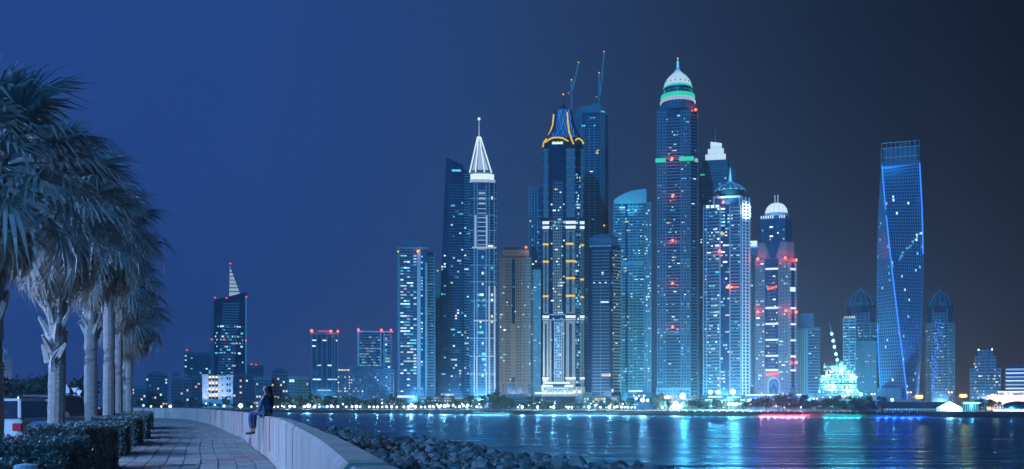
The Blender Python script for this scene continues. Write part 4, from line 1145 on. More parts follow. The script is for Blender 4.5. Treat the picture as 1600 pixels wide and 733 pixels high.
def b14(t, f, L):
    t.lathe('drum', G_CYAN, 1518, 8, [(12.5, 642), (12.5, 631)], 24); t.lathe('roof', C_WHITE, 1518, 8, [(14.5, 631), (14.8, 629), (12, 627.4), (1, 626.6)], 24)
    for i in range(24):
        q = 2*math.pi*i/24; t.tube('*column', E_TEAL if i % 2 else C_CYAN, [(1518+12.9*math.cos(q), 8+12.9*math.sin(q), 642), (1518+12.9*math.cos(q), 8+12.9*math.sin(q), 631)], .5, 5)
    for i in range(7): ball('roof_lamp', E_LAMPC, t.root, t.v(1507+i*3.7, -7+abs(i-3), 630), 1.0*t.U)
    lamp('POINT', 'pavilion_light', t.w(1518, -14, 634), 2500, (.2, .8, 1), .5)
low('round pavilion with teal lit columns and a white roof', 1505, 1531, 640, 436, None, b14, cat='pavilion', name='pavilion')
MALL = solid('peach_render', (.62, .48, .40), rough=.8, var=.08)
def b15(t, f, L):
    t.pr('upper_storey', MALL, sq(1559, 1640, 4, 26), 611.5, 617.9); fu = t.face((1559, 4), (1640, 4))
    fu.box('lit_cornice', E_WHITE, -1, 81, 611, 613, 1.2)
    for i in range(10): fu.box('*lit_window', pick([(E_WHITE, .4), (E_BLUE, .3), (E_COOL, .3)]), 3+i*7.6, 7.4+i*7.6, 614, 617, .4)
    f.box('cornice', MALL, -.6, L+.6, 617.4, 619, 1)
    for x in (1552, 1578, 1604): lamp('POINT', 'wall_light', t.w(x, -7, 622), 2600, (1, .72, .55), .5)
low('peach rendered low building with a white lit cornice at the right edge', 1541, 1640, 618, 520, MALL, b15, dep=30)
def b16(t, f, L):
    t.lathe('roof', DGLASS, 1588, 12, [(22, 638), (21, 634), (16, 630), (8, 627.5), (.5, 626.8)], 24)
    for i in range(16): f.box('*lit_window', pick([(E_WHITE, .5), (E_BLUE, .25), (E_CYAN, .25)]), 1+i*4.2, 3.6+i*4.2, 634.5+random.random(), 640, .4)
    f.box('light_line', E_LAMP, -4, L, 640.6, 642.4, 1.2)
    lamp('POINT', 'wall_light', t.w(1580, -10, 638), 2600, (.15, .6, 1), .5)
low('dark domed restaurant with glowing blue and white windows at the right edge', 1556, 1624, 634, 434, G_NAVY, b16)
def b17(t, f, L):
    t.pr('roof', C_WHITE, sq(1046, 1069, -2, 10), 630, 635.5, sq(1054, 1060, 3, 5))
    for i in range(5): f.box('column', C_WHITE, i*4.6, .9+i*4.6, 635.5, 641, 1)
    f.box('lit_band', E_WHITE, 1, 18, 635.8, 637.8, .4); f.box('base', C_CYAN, -9, 22, 641.5, 644, 2)
    lamp('POINT', 'kiosk_light', t.w(1056, -7, 634), 5000, (.5, .75, 1), .6)
low('small white shore kiosk glowing under the tallest tower', 1047, 1067, 640, 500, C_BLUE, b17, cat='kiosk', name='kiosk')
def b18(t, f, L):
    for i in range(5): f.box('floor_slab', C_CYAN, -1, L+1, 618+i*4, 618.8+i*4, 1.4)
    for i in range(7): f.box('*lit_window', pick(CYANS), 3+i*9, 8+i*9, 628, 631, .5); f.box('*lit_window', pick(CYANS+COOL), 5+i*9, 9+i*9, 633, 635.6, .5)
low('dark site hoarding with cyan lit openings below the construction frame', 1274, 1342, 626, 620, DGLASS, b18)
def b19(t, f, L):
    for i in range(12): f.box('*lit_window', pick(COOL), 2+i*6, 6+i*6, 629, 631, .3)
low('low dark plant building right of the twisted tower base', 1376, 1440, 624, 640, C_DARK, b19)

# --- trees: tapered trunk, limbs and a crown of many leaf clumps
LEAF_D = solid('dark_tree_leaf', (.05, .08, .045), rough=.7, var=.5, scale=.8)
BARK = solid('tree_bark', (.11, .09, .07), rough=.9, var=.3, scale=3)
def make_tree_meshes(h, w, nleaf, seed, ls):
    rnd = random.Random(seed); tr = MB()
    tr.tube([(0, 0, 0), (.02*h, 0, .25*h), (-.01*h, .02*h, .5*h)], [.035*h, .026*h, .018*h], 6)
    cl = []
    for i in range(7):
        a = rnd.uniform(0, 6.28); r = w*rnd.uniform(.15, .38); z = h*rnd.uniform(.45, .88)
        tr.tube([(0, 0, .35*h), (r*.5*math.cos(a), r*.5*math.sin(a), (z+.4*h)/2), (r*math.cos(a), r*math.sin(a), z)], [.016*h, .011*h, .004*h], 4)
        cl.append((r*math.cos(a), r*math.sin(a), z, w*rnd.uniform(.14, .24)))
    cr = MB()
    for i in range(nleaf):
        x, y, z, s = rnd.choice(cl); d = Vector((rnd.gauss(0, 1), rnd.gauss(0, 1), rnd.gauss(0, .8))); d = d/max(d.length, .2)*s*rnd.uniform(.4, 1.15)
        c = Vector((x, y, z))+d; u = Vector((rnd.gauss(0, 1), rnd.gauss(0, 1), rnd.gauss(0, 1))).normalized(); v = u.orthogonal().normalized(); l = ls*rnd.uniform(.6, 1.4)
        n = len(cr.v); cr.v += [tuple(c+u*l), tuple(c+v*l*.6), tuple(c-u*l), tuple(c-v*l*.6)]; cr.f.append((n, n+1, n+2, n+3))
    return tr.mesh('trunk', BARK), cr.mesh('crown', LEAF_D)
TREES = [make_tree_meshes(6.5, 7, 420, 3, .38), make_tree_meshes(5.2, 7.5, 420, 4, .38), make_tree_meshes(8, 6, 420, 5, .4), make_tree_meshes(4.2, 6.4, 360, 6, .36)]
def tree(px, d, k, s, label, group):
    label = label.strip()
    x, y, _ = P(px, 0, d)
    t = thing('shore_tree', label, 'tree', (x, y, LZ-.05), random.uniform(0, 6.28), group); t.scale = (s, s, s*random.uniform(.85, 1.15))
    link('trunk', TREES[k][0], t); link('crown', TREES[k][1], t)
ZONES = [ # x0, x1, count, offset behind the shore, scale, phrase
 (205, 300, 10, 60, 1.0, 'below the far left low blocks'),
 (300, 400, 11, 60, 1.0, 'below the brightly lit hotel'),
 (426, 488, 12, 40, 1.25, 'right of the seated person'),
 (488, 530, 8, 40, 1.25, 'below the tower with red roof lights'),
 (530, 618, 15, 40, 1.1, 'below the long dark hotel'),
 (620, 660, 8, 50, 1.1, 'below the grey apartment tower'),
 (660, 745, 14, 60, 1.1, 'in front of the long white arcade'),
 (745, 800, 9, 45, 1.2, 'beside the dark flat roofed building'),
 (800, 835, 6, 60, .9, 'before the pinkish arcade'),
 (835, 912, 9, 40, .8, 'before the wide dark building'),
 (935, 985, 8, 60, .9, 'before the beige arcaded building'),
 (1022, 1050, 6, 40, 1.3, 'left of the small white kiosk'),
 (1070, 1170, 14, 30, .9, 'below the cone roofed tower'),
 (1172, 1262, 18, 26, 1.05, 'before the blue light line'),
 (1262, 1346, 14, 22, .95, 'before the construction site'),
 (1346, 1385, 5, 26, .8, 'beside the smaller hip roofed shed'),
 (1528, 1560, 4, 40, 1.0, 'before the peach building'),
]
for x0, x1, n, off, s, lab in ZONES:
    for i in range(n):
        px = x0+(x1-x0)*(i+random.uniform(.1, .9))/n
        tree(px, shore_d(px)+off+random.uniform(-12, 25), random.randrange(4), s*random.uniform(.7, 1.2), nth(i, n, 'dark tree')+' '+lab, 'trees '+lab)

# --- shore lamps
def globe_lamp_meshes():
    p = MB(); p.tube([(0, 0, 0), (0, 0, 4.4)], [.09, .06], 6); p.tube([(0, 0, 0), (0, 0, .4)], .16, 8)
    return p.mesh('pole', STEEL)
POLE = globe_lamp_meshes()
def shore_lamp(px, py, r, label, group, mat=None, power=0, col=(.7, .85, 1), off=22, heads=1):
    d = shore_d(px)+off; x, y, z = P(px, py, d); U = d/K
    h = max(z-LZ, 1.5)
    t = thing('shore_lamp', label, 'street lamp', (x, y, LZ), 0, group)
    o = link('pole', POLE, t); o.scale = (1, 1, h/4.4)
    for i in range(heads):
        ball('globe', mat or E_LAMP, t, ((i-(heads-1)/2)*r*2.1*U, 0, h+r*U*.3), r*U)
    if power: lamp('POINT', 'shore_light', (x, y-r*U-.8, z+.2), power*3.2, (col[0]*.8, col[1], col[2]), .4)
PH = {}
def lamps(lst, lab, grp, **kw):
    PH[lab] = lab.split('lamp ', 1)[1].replace('on the far shore ', '').replace('in a pool of light ', '')
    for i, q in enumerate(lst):
        shore_lamp(q[0], q[1], q[2], nth(i, len(lst), lab.split(' ', 3)[0]+' globe lamp' if 'globe' in lab else 'low white lamp')+' '+PH[lab], grp, power=(q[3] if len(q) > 3 else 0), **kw)
g = 'white globe lamps along the far shore '
lamps([(224, 634, 1.4), (236, 637, 1.4), (252, 638, 1.3), (266, 637, 2.2, 1500), (322, 631, 1.2), (336, 633, 1.2), (350, 635, 1.8), (376, 635, 3.4, 3000), (393, 636, 1.2)], 'white globe lamp on the far shore left of the seated person', g+'left of the seated person', off=30)
lamps([(428, 636, 1.6), (434, 638, 1.3), (444, 637, 1.2), (453, 635.5, 1.9, 1500), (460, 636, 1.7), (476, 636, 1.8), (482, 635, 3.0, 2500), (492, 635.5, 1.7), (499, 637, 1.3), (511, 636, 1.7), (518, 635.5, 2.0, 1500), (528, 636, 1.8), (541, 636.5, 1.5)], 'white globe lamp on the far shore between seated person and long dark hotel', g+'between seated person and long dark hotel')
lamps([(550, 637, 1.7), (557, 636, 2.4, 2000), (563, 637, 1.5), (577, 637, 1.6), (584, 637, 1.5), (590, 636.5, 1.7, 1500), (597, 637.5, 1.4), (604, 636, 1.5), (612, 636, 1.8, 1800), (620, 637, 1.5)], 'white globe lamp on the far shore below the long dark hotel', g+'below the long dark hotel')
lamps([(631, 637, 1.7), (643, 634, 3.0, 4500), (638, 637, 2.0), (649, 637, 2.0), (658, 639, 1.6), (664, 638, 1.5), (671.5, 636, 1.9, 2000), (678, 637.5, 1.6), (686, 636, 2.0), (695, 635.5, 2.6, 3500), (700.5, 634.5, 1.8), (708, 634, 1.7), (718, 636, 1.8), (724, 634.5, 1.7), (731, 634, 2.0, 2500), (745, 636, 1.5), (751, 638.5, 1.2)], 'white globe lamp on the far shore before the long white arcade', g+'before the long white arcade')
lamps([(809, 639, 1.2), (816, 636.8, 2.0, 3000), (840, 636.8, 2.0, 3000), (865, 636.8, 2.0, 3000), (888, 637, 1.7, 1800), (893.5, 637, 1.6)], 'white globe lamp in a pool of light before the wide dark building', g+'before the wide dark building')
lamps([(920, 637, 2.2, 3500), (930, 634, 1.4), (938, 638, 1.4), (952, 637, 2.2, 2500), (960, 637, 1.8), (964, 636, 1.6), (971, 637, 1.7), (976, 637.5, 1.4), (981, 637, 1.6, 1500), (987, 637, 1.3), (992, 638, 1.4)], 'white globe lamp on the far shore before the beige arcaded building', g+'before the beige arcaded building')
lamps([(994, 623, 2.2), (1004, 626, 3.2, 5000), (1012, 626, 2.0), (1035, 637, 1.7)], 'white globe lamp among trees below the sea green tower', g+'below the sea green tower')
big = 'flood lamp '
for px, py, r, pw, lab in ((1067, 620, 4.6, 12000, 'in front of the tallest tower'), (1056, 632, 4.0, 9000, 'standing by the small white kiosk'), (1110, 614, 3.4, 6000, 'leftmost of three under the cone roofed tower'), (1122, 614, 3.4, 6000, 'middle of three under the cone roofed tower'), (1145, 613.5, 4.4, 9000, 'right of three under the cone roofed tower'),
      (1125, 630, 4.4, 12000, 'amid cyan lit trees'), (1171, 629.5, 4.6, 12000, 'at the left end of the blue light line')):
    d = 150 if py < 625 else 40
    shore_lamp(px, py, r, big+lab, 'bright flood lamp clusters on the far shore', mat=E_LAMP if py > 619 else E_LAMPC, power=pw*2.3, col=(.3, .8, 1), off=d)
shore_lamp(1193, 630, 1.8, 'twin white lamp with two bright heads before the pink lower facade', 'twin shore lamps', power=2500, heads=3, off=40)
lamps([(1139, 632, 2.2, 3500), (1145, 632, 2.2), (1151, 632, 2.2, 3500), (1157, 632, 1.9), (1162, 632, 1.4)], 'low white lamp right of the cyan lit trees', 'row of low white lamps right of the cyan lit trees', off=36)
for i, (px, py) in enumerate(((1224, 623), (1274, 622.5), (1318, 619), (1364, 615.5), (1420.5, 612.8), (1484.5, 612.6), (1553, 616.5))):
    lab = ('before the blue light line', 'left of the construction frame', 'before the construction frame', 'left of the twisted tower base', 'at the foot of the twisted tower', 'before the blue trailed dome tower', 'before the peach building')[i]
    d = shore_d(px)+60; x, y, z = P(px, py, d); U = d/K; h = z-LZ
    t = thing('street_lamp', 'tall double headed warm street lamp '+lab, 'street lamp', (x, y, LZ), 0, 'tall double headed street lamps on the right shore')
    o = link('pole', POLE, t); o.scale = (1.6, 1.6, h/4.4)
    m = MB(); m.tube([(-2.6*U, 0, h), (2.6*U, 0, h)], .09, 5); obj('arm', m, STEEL, t)
    for s_ in (-1, 1): ball('lamp_head', E_LAMPW, t, (s_*2.4*U, -.2, h-.1), 1.25*U)
    lamp('POINT', 'street_light', (x, y-1.5, z-1), 1500, (1, .75, .45), .4)
for px, py, r, lab in ((1436, 621, 3.2, 'orange sodium flood lamps right of the twisted tower'), (1505, 619.5, 3.2, 'orange sodium flood lamps right of the blue trailed dome tower')):
    shore_lamp(px, py, r, lab, 'orange sodium flood lamps', mat=glow_mat('sodium_lamp', (1, .46, .07), 1.5), power=9000, col=(1, .42, .08), off=110, heads=2)
shore_lamp(1394, 625.5, 2.2, 'single cold white flood lamp above the long dark shed', 'single flood lamps on the right shore', power=2500, off=70)
shore_lamp(1345, 617, 2.8, 'cyan flood lamp between construction frame and twisted tower', 'single flood lamps on the right shore', mat=E_LAMPC, power=3500, col=(.2, .9, 1), off=110)
shore_lamp(1232, 632, 1.8, 'small red and white lamp at the foot of the dark pillar', 'single flood lamps on the right shore', mat=E_REDC, power=1200, col=(1, .2, .1), off=60)
shore_lamp(1264, 631, 1.7, 'pale lamp before the pale wall right of the dark pillar', 'single flood lamps on the right shore', power=2200, off=60)
shore_lamp(795, 644, 1.0, 'tiny green marker lamp at the waterline', 'marker lamps at the waterline', mat=E_GREEN, off=6)
shore_lamp(519, 642.5, 1.2, 'tiny red marker lamp at the waterline', 'marker lamps at the waterline', mat=E_RED, off=6)
# rows of lamps close to the water for its reflections; all but red added
def quay(px0, px1, n, col, pw, mat, lab, r=1.0, off=5):
    for i in range(n):
        px = px0+(px1-px0)*(i+.5)/n; d = shore_d(px)+off; x, y, _ = P(px, 0, d)
        t = thing('quay_lamp', nth(i, n, lab.split('lamp ')[0]+'lamp')+' '+lab.split('lamp ')[1].replace('at the waterline', 'at waterline'), 'lamp', (x, y, .9), 0, lab.replace('lamp ', 'lamps ', 1))
        m = MB(); m.tube([(0, 0, -.6), (0, 0, 1.3)], .06, 5); obj('post', m, STEEL, t)
        ball('globe', mat, t, (0, 0, 1.6), r*d/K*.8)
        if pw: lamp('SPOT', 'reflection_spot', (x, y-.8, 2.6), pw, col, .8, (x, y-60, -6), 150, .4)
quay(1042, 1180, 11, (.08, .85, 1), 450, E_LAMPC, 'added cyan reflection lamp at the waterline below the cone roofed tower')
quay(1184, 1258, 7, (1, .16, .28), 8500, E_RED, 'red quay lamp at the waterline below the white domed tower')
quay(1284, 1344, 6, (.05, .95, 1), 1700, E_TEAL, 'added teal reflection lamp at the waterline below the construction frame')
quay(1364, 1440, 6, (.01, .10, 1), 5500, E_LED, 'added blue reflection lamp at the waterline below the twisted tower')
quay(604, 728, 8, (.2, .7, 1), 900, E_SOFT, 'added small white reflection lamp at the waterline before the white arcade', .5)
quay(738, 796, 9, (.3, .75, 1), 1500, E_SOFT, 'added small white reflection lamp at the waterline before the beige tower', .5)
quay(842, 966, 18, (.3, .75, 1), 1000, E_SOFT, 'added small white reflection lamp at the waterline before the dark building', .5)
# a second, dimmer row of lamps added among the trees for shore glow
for x0, x1, n, lab in ((432, 530, 9, 'behind the trees left of the long dark hotel'), (532, 620, 9, 'behind the trees below the long dark hotel'), (622, 752, 14, 'behind the trees of the white arcade'), (806, 900, 8, 'behind the row before the wide dark building'), (908, 985, 9, 'among trees of the beige arcaded building'), (1024, 1164, 14, 'behind the flood lamps of the cone roofed tower'), (1176, 1270, 7, 'among trees before the blue light line')):
    for i in range(n):
        px = x0+(x1-x0)*(i+random.uniform(.15, .85))/n
        shore_lamp(px, random.uniform(629.5, 637.5), random.uniform(.8, 1.5), nth(i, n, 'small lamp')+' '+lab, 'small lamps '+lab, mat=random.choice((E_LAMP, E_LAMP, E_LAMPC, E_LAMPW)), power=(random.uniform(600, 1500) if i % 2 else 0), off=random.uniform(45, 80))
# ================================================================== THE PROMENADE
FORELAMPS = [(-14.5, 6, 6.5, 4200), (-20, 17, 6.5, 16000), (-28, 32, 7, 21000), (-39, 54, 7, 23000), (-60, 88, 8, 22000)]
WALLPTS = [(1.6,-8),(.95,-3),(.35,0),(-.77,4.5),(-1.75,8.5),(-3.0,13.2),(-4.55,19),(-6.1,24.2),(-7.6,28.7),(-9.3,34),(-11.2,40),(-13.6,46.5),(-17.2,56.7),(-21.6,68.7),(-26.5,81),(-31.2,92),(-34.7,98),(-40,103),(-50,107),(-62,109),(-80,111)]
def cat(p0, p1, p2, p3, t):
    return tuple(.5*((2*b)+(-a+c)*t+(2*a-5*b+4*c-d)*t*t+(-a+3*b-3*c+d)*t**3) for a, b, c, d in zip(p0, p1, p2, p3))
CURVE = []
for i in range(1, len(WALLPTS)-2):
    for k in range(24): CURVE.append(cat(*WALLPTS[i-1:i+3], k/24))
CURVE = [Vector((x, y)) for x, y in CURVE]
ARC = [0]
for a, b in zip(CURVE, CURVE[1:]): ARC.append(ARC[-1]+(b-a).length)
def at(s):
    """point, tangent and outward (seaward) normal on the inner wall face"""
    s = max(0, min(ARC[-1]-1e-4, s)); lo = int(np.searchsorted(ARC, s, 'right')-1); lo = min(lo, len(CURVE)-2)
    q = (s-ARC[lo])/(ARC[lo+1]-ARC[lo]); p = CURVE[lo].lerp(CURVE[lo+1], q)
    a, b = CURVE[max(lo-4, 0)], CURVE[min(lo+5, len(CURVE)-1)]; t = (b-a).normalized()
    return p, t, Vector((t.y, -t.x))
def s_of_d(d):
    for i, p in enumerate(CURVE):
        if p.y >= d: return ARC[i]
    return ARC[-1]
def sweep(b, s0, s1, prof, step=1.2, taper=0):
    """sweep a closed (offset, z) profile along the wall line"""
    n = max(2, int((s1-s0)/step)+1); k = len(prof); n0 = len(b.v)
    for i in range(n):
        p, t, nr = at(s0+(s1-s0)*i/(n-1))
        for o, z in prof: q = p+nr*o; b.v.append((q.x, q.y, z))
    for i in range(n-1):
        for j in range(k):
            m = (j+1) % k; b.f.append((n0+i*k+j, n0+(i+1)*k+j, n0+(i+1)*k+m, n0+i*k+m))
    b.f.append(tuple(n0+j for j in range(k))); b.f.append(tuple(n0+(n-1)*k+j for j in range(k-1, -1, -1)))

CONC = solid('promenade_wall_concrete', (.33, .275, .235), rough=.85, var=.26, scale=2.6, bump=.4, bscale=14, stretch=(1, 1, .12))
CONC_D = solid('joint_concrete', (.22, .21, .20), rough=.9, var=.2, scale=2)
PAVE = solid('paver_stone', (.28, .25, .23), rough=.85, var=.18, scale=1.7, bump=.25, bscale=40)
PAVE2 = solid('paver_stone_dark', (.225, .20, .185), rough=.85, var=.2, scale=1.7, bump=.25, bscale=40)
JOINT = solid('paver_bed', (.10, .10, .10), rough=.95, var=.2, scale=4)
ASPH = solid('car_park_asphalt', (.055, .055, .058), rough=.9, var=.25, scale=.8, bump=.3, bscale=60)
WT = PZ+1.06
wall = thing('sea_wall', 'long curving pale concrete wall along the promenade edge', 'wall', (0, 0, 0))
joints = [s_of_d(-2.0)] + [s_of_d(d) for d in (4.75, 13.6, 24.4, 28.7, 33, 46.2, 56.6, 68.5, 81, 92.2, 96.5)] + [s_of_d(102.5), s_of_d(106.6), ARC[-1]-1]
for a, b_ in zip(joints, joints[1:]):
    g = .13
    m = MB(); sweep(m, a+g, b_-g, [(.0, PZ-.05), (.0, WT-.045), (.04, WT), (.235, WT), (.26, WT-.03), (.26, PZ-1.2)])
    obj('wall_panel', m, CONC, wall)
    # shadow joint and the low plinth stripe below each panel
    m = MB(); sweep(m, b_-g-.001, b_+g+.001, [(.06, PZ-.04), (.06, WT-.06), (.20, WT-.06), (.20, PZ-1)], .2)
    obj('joint_strip', m, CONC_D, wall)
    if b_ - a > 5:
        m = MB(); sweep(m, a+g+.05, b_-g-.05, [(-.035, PZ-.02), (-.035, PZ+.16), (-.001, PZ+.20), (-.001, PZ-.02)])
        obj('skirting', m, CONC, wall)
# promenade bed, pavers laid in rows across the walk
b = MB(); s0, s1 = s_of_d(-2), s_of_d(104)
sweep(b, s0, s1, [(-9.2, PZ-.12), (-9.2, PZ-.022), (-.002, PZ-.022), (-.002, PZ-.12)], 2)
bed = structure(obj('promenade', b, JOINT))
TW_, TL_ = .40, .80
pm = []
for mt in (PAVE, PAVE2):
    q = MB(); q.box8([(-TW_/2+.008, -TL_/2+.008, -.05), (TW_/2-.008, -TL_/2+.008, -.05), (TW_/2-.008, TL_/2-.008, -.05), (-TW_/2+.008, TL_/2-.008, -.05), (-TW_/2+.014, -TL_/2+.014, 0), (TW_/2-.014, -TL_/2+.014, 0), (TW_/2-.014, TL_/2-.014, 0), (-TW_/2+.014, TL_/2-.014, 0)])
    pm.append(q.mesh('paver', mt))
rest = [MB(), MB()]; count = 0
nrow = int((s_of_d(103)-s_of_d(0))/TL_)
for r in range(nrow):
    s = s_of_d(0)+r*TL_
    p, t_, nr = at(s); rot = math.atan2(t_.y, t_.x)-math.pi/2
    for c in range(23 if r > 60 else 12):
        o = -.05-TW_*(c+.5); q = p+nr*o
        k = 1 if random.random() < .28 else 0; dz = random.uniform(-.004, .004)
        px = 800+q.x/q.y*K if q.y > 1 else -999; py = HY+1.36*K/q.y if q.y > 1 else 9999
        vis = 150 < px < 430 and py < 745
        if vis and count < 300 and c < 10:
            ob = link('paver', pm[k], bed, (q.x, q.y, PZ+dz)); ob.rotation_euler = (random.uniform(-.003, .003), random.uniform(-.003, .003), rot); count += 1
        else:
            Mx = Matrix.Translation((q.x, q.y, PZ+dz)) @ Matrix.Rotation(rot, 4, 'Z')
            me = pm[k]; n = len(rest[k].v)
            rest[k].v += [tuple(Mx @ v.co) for v in me.vertices]; rest[k].f += [tuple(n+i for i in f.vertices) for f in me.polygons]
for k in range(2):
    o = obj('paver', rest[k], (PAVE, PAVE2)[k], bed); o['kind'] = 'stuff'
# car park beyond the hedges
b = MB(); L = []
for i in range(40):
    p, t_, nr = at(s0+(s1-s0)*i/39); q = p-nr*9.1; L.append((q.x, q.y))
b.v = [(x, y, PZ-.16) for x, y in L] + [(-300, L[-1][1]+70, PZ-.16), (-300, -20, PZ-.16)]
b.f = [tuple(range(len(b.v)))]
structure(obj('car_park', b, ASPH))
b = MB(); b.v = [(-60, 112, PZ-.3), (-110, 118, PZ-.3), (-300, 150, PZ-.3), (-420, 700, LZ+.3), (-1200, 1000, LZ+.3), (-1200, 60, PZ-.3), (-300, 60, PZ-.3), (-110, 60, PZ-.3), (-60, 80, PZ-.3)]
b.f = [tuple(range(len(b.v)-1, -1, -1))]
structure(obj('near_shore_ground', b, SAND))

# riprap bank between the wall and the water
EARTH = solid('bank_earth', (.05, .05, .05), rough=1, var=.3, scale=1)
def bank_z(o, s):
    w = .25*math.sin(s*.21)+.18*math.sin(s*.53+1)
    if o < 1: return PZ-1.1
    if o < 15: return PZ-1.1 - .35*(o-1)/14 + w*.5
    return max(-1.5, PZ-1.45+w*.5 - (o-15)*.62)
b = MB(); sweep(b, s_of_d(-1), s_of_d(106), [(.262, -2.5), (.262, PZ-1.3), (8, PZ-1.55), (14, PZ-1.75), (22, -2.5)], 2)
structure(obj('embankment', b, EARTH))
ROCKM = [solid('riprap_granite', (.16, .165, .17), rough=.85, var=.3, scale=2.2, bump=.5, bscale=9), solid('riprap_brown', (.13, .11, .09), rough=.85, var=.3, scale=2.2, bump=.5, bscale=9), solid('riprap_dark', (.06, .065, .07), rough=.85, var=.3, scale=2.2, bump=.5, bscale=9)]
rocks = []
for k in range(9):
    rnd = random.Random(40+k); bm = bmesh.new()
    for i in range(15):
        d = Vector((rnd.gauss(0, 1), rnd.gauss(0, 1), rnd.gauss(0, 1))).normalized()
        d = Vector((d.x*rnd.uniform(.75, 1), d.y*rnd.uniform(.6, .85), d.z*rnd.uniform(.5, .75))); bm.verts.new(d)
    r = bmesh.ops.convex_hull(bm, input=bm.verts)
    bmesh.ops.delete(bm, geom=[v for v in bm.verts if not v.link_faces], context='VERTS')
    me = bpy.data.meshes.new('rock'); bm.to_mesh(me); bm.free(); me.materials.append(ROCKM[(0, 0, 0, 0, 1, 1, 2, 2, 2)[k]]); rocks.append(me)
spots = []
s = s_of_d(24)
while s < s_of_d(104):
    o = .6
    while o < 19.2:
        ss, oo = s+random.uniform(-.22, .22), o+random.uniform(-.22, .22)
        p, t_, nr = at(ss); q = p+nr*oo
        sz = random.uniform(.18, .36)
        if oo > 12: sz *= 1.35
        if random.random() < .07: sz *= 1.8
        z = bank_z(oo, ss)+random.uniform(-.1, .18)
        if z > -.7: spots.append((q.x, q.y, z, sz))
        o += .52
    s += .54
def inview(x, y, z): 
    px, py = 800+x/y*K, HY+(CZ-z)/y*K
    return 0 < px < 1610 and py < 742
vis = sorted([q for q in spots if inview(*q[:3])], key=lambda q: q[1]/q[3])
hid = [q for q in spots if not inview(*q[:3])]
for q in vis[:300]:
    k = random.randrange(9); big_ = 'large' if q[3] > .5 else 'small' if q[3] < .3 else 'middling'; tone = ('pale grey', 'brownish', 'dark')[(0, 0, 0, 0, 1, 1, 2, 2, 2)[k]]; px_ = 800+q[0]/q[1]*K
    zone = 'at the foot of the wall' if px_ < 640 else 'below the gold crowned tower' if 840 < px_ <= 930 else 'between wall and gold crowned tower' if px_ <= 840 else 'at the right tip of the bank'
    o = tag(link('rock', rocks[k]), f'{big_} {tone} riprap boulder {zone}', 'rock', f'{big_} {tone} riprap boulders {zone}'); o.location = q[:3]; o.scale = (q[3],)*3; o.rotation_euler = (random.uniform(-.5, .5), random.uniform(-.5, .5), random.uniform(0, 6.28))
far = [MB(), MB(), MB()]
for q in vis[300:]+[h for h in hid if h[1] < 70]:
    k = random.randrange(9); me = rocks[k]; j = (0, 0, 0, 0, 1, 1, 2, 2, 2)[k]
    Mx = Matrix.Translation(q[:3]) @ Euler((random.uniform(-.5, .5), random.uniform(-.5, .5), random.uniform(0, 6.28))).to_matrix().to_4x4() @ Matrix.Scale(q[3], 4)
    n = len(far[j].v); far[j].v += [tuple(Mx @ v.co) for v in me.vertices]; far[j].f += [tuple(n+i for i in f.vertices) for f in me.polygons]
for j in range(3):
    o = obj('riprap', far[j], ROCKM[j]); o['kind'] = 'stuff'; o['category'] = 'rocks'
    o['label'] = ('pale grey riprap rocks heaped along the bank farther off', 'brownish riprap rocks heaped along the bank farther off', 'dark riprap rocks heaped along the bank farther off')[j]

# ------------------------------------------------------------------ clipped hedges
HEDGE = solid('hedge_leaf', (.08, .11, .10), rough=.6, var=.5, scale=3)
HCORE = solid('hedge_core', (.05, .065, .06), rough=1, var=.3)
def hedge(label, d0, d1, off, width, h, dens=150, ls=1, zb=PZ):
    sa, sb = s_of_d(d0), s_of_d(d1); t = thing('hedge', label, 'hedge', (0, 0, 0), 0, 'clipped hedges beside the promenade')
    m = MB(); sweep(m, sa+.06, sb-.06, [(-off-width+.06, zb-.1), (-off-width+.06, zb+h-.06), (-off-.06, zb+h-.06), (-off-.06, zb-.1)], 1.0); obj('core', m, HCORE, t)
    m = MB(); L = sb-sa
    def leaf(s, o, z, nx):
        p, tt, nr = at(s); c = Vector((*(p+nr*o), z)); l = random.uniform(.03, .06)*ls
        u = Vector((random.gauss(0, 1), random.gauss(0, 1), random.gauss(0, 1))).normalized(); v = u.cross(Vector((random.gauss(0, 1), random.gauss(0, 1), random.gauss(0, 1)))).normalized()
        n = len(m.v); m.v += [tuple(c+u*l), tuple(c+v*l*.5), tuple(c-u*l), tuple(c-v*l*.5)]; m.f.append((n, n+1, n+2, n+3))
    j = lambda: random.gauss(0, .022)
    for _ in range(int(L*width*dens)): leaf(sa+random.random()*L, -off-random.random()*width, zb+h+j()-.02, 0)
    for _ in range(int(width*h*dens*1.3)): leaf(sa+j(), -off-random.random()*width, zb+random.random()*h, 0)
    for _ in range(int(L*h*dens*1.3)): leaf(sa+random.random()*L, -off+j(), zb+random.random()*h, 0)
    o = obj('foliage', m, HEDGE, t); o['kind'] = 'stuff'
hedge('low clipped hedge in the bottom left corner', 7.2, 8.8, 2.45, 3.5, .90, 1500, .5)
hedge('nearest long clipped hedge at the foot of the big palm', 12.3, 14.0, 2.75, 7.5, .93, 1300, .55)
hedge('second clipped hedge block beside the paving', 20.2, 22.2, 3.4, 1.5, .93, 900, .7)
hedge('third clipped hedge block beside the paving', 26.8, 29.0, 3.6, 1.4, .88, 600, .8)
hedge('fourth clipped hedge block beside the paving', 32.5, 35.5, 3.65, 1.4, .97, 200)
hedge('fifth clipped hedge block, partly hidden by the fourth', 39, 42, 3.7, 1.5, .97, 150)
hedge('sixth clipped hedge block, far along the paving', 46, 49.5, 3.8, 1.6, .97, 110)
hedge('farthest clipped hedge block at the bend of the wall', 54, 60, 3.8, 1.8, .97, 80)
m = MB(); m.lathe(0, 0, [(.10, 0), (.10, .85), (.085, .9), (.02, .91)], 14)
o = tag(obj('bollard', m, C_PALE), 'short pale bollard beside the low corner hedge', 'bollard'); o.location = (-3.9, 7.7, PZ-.02)

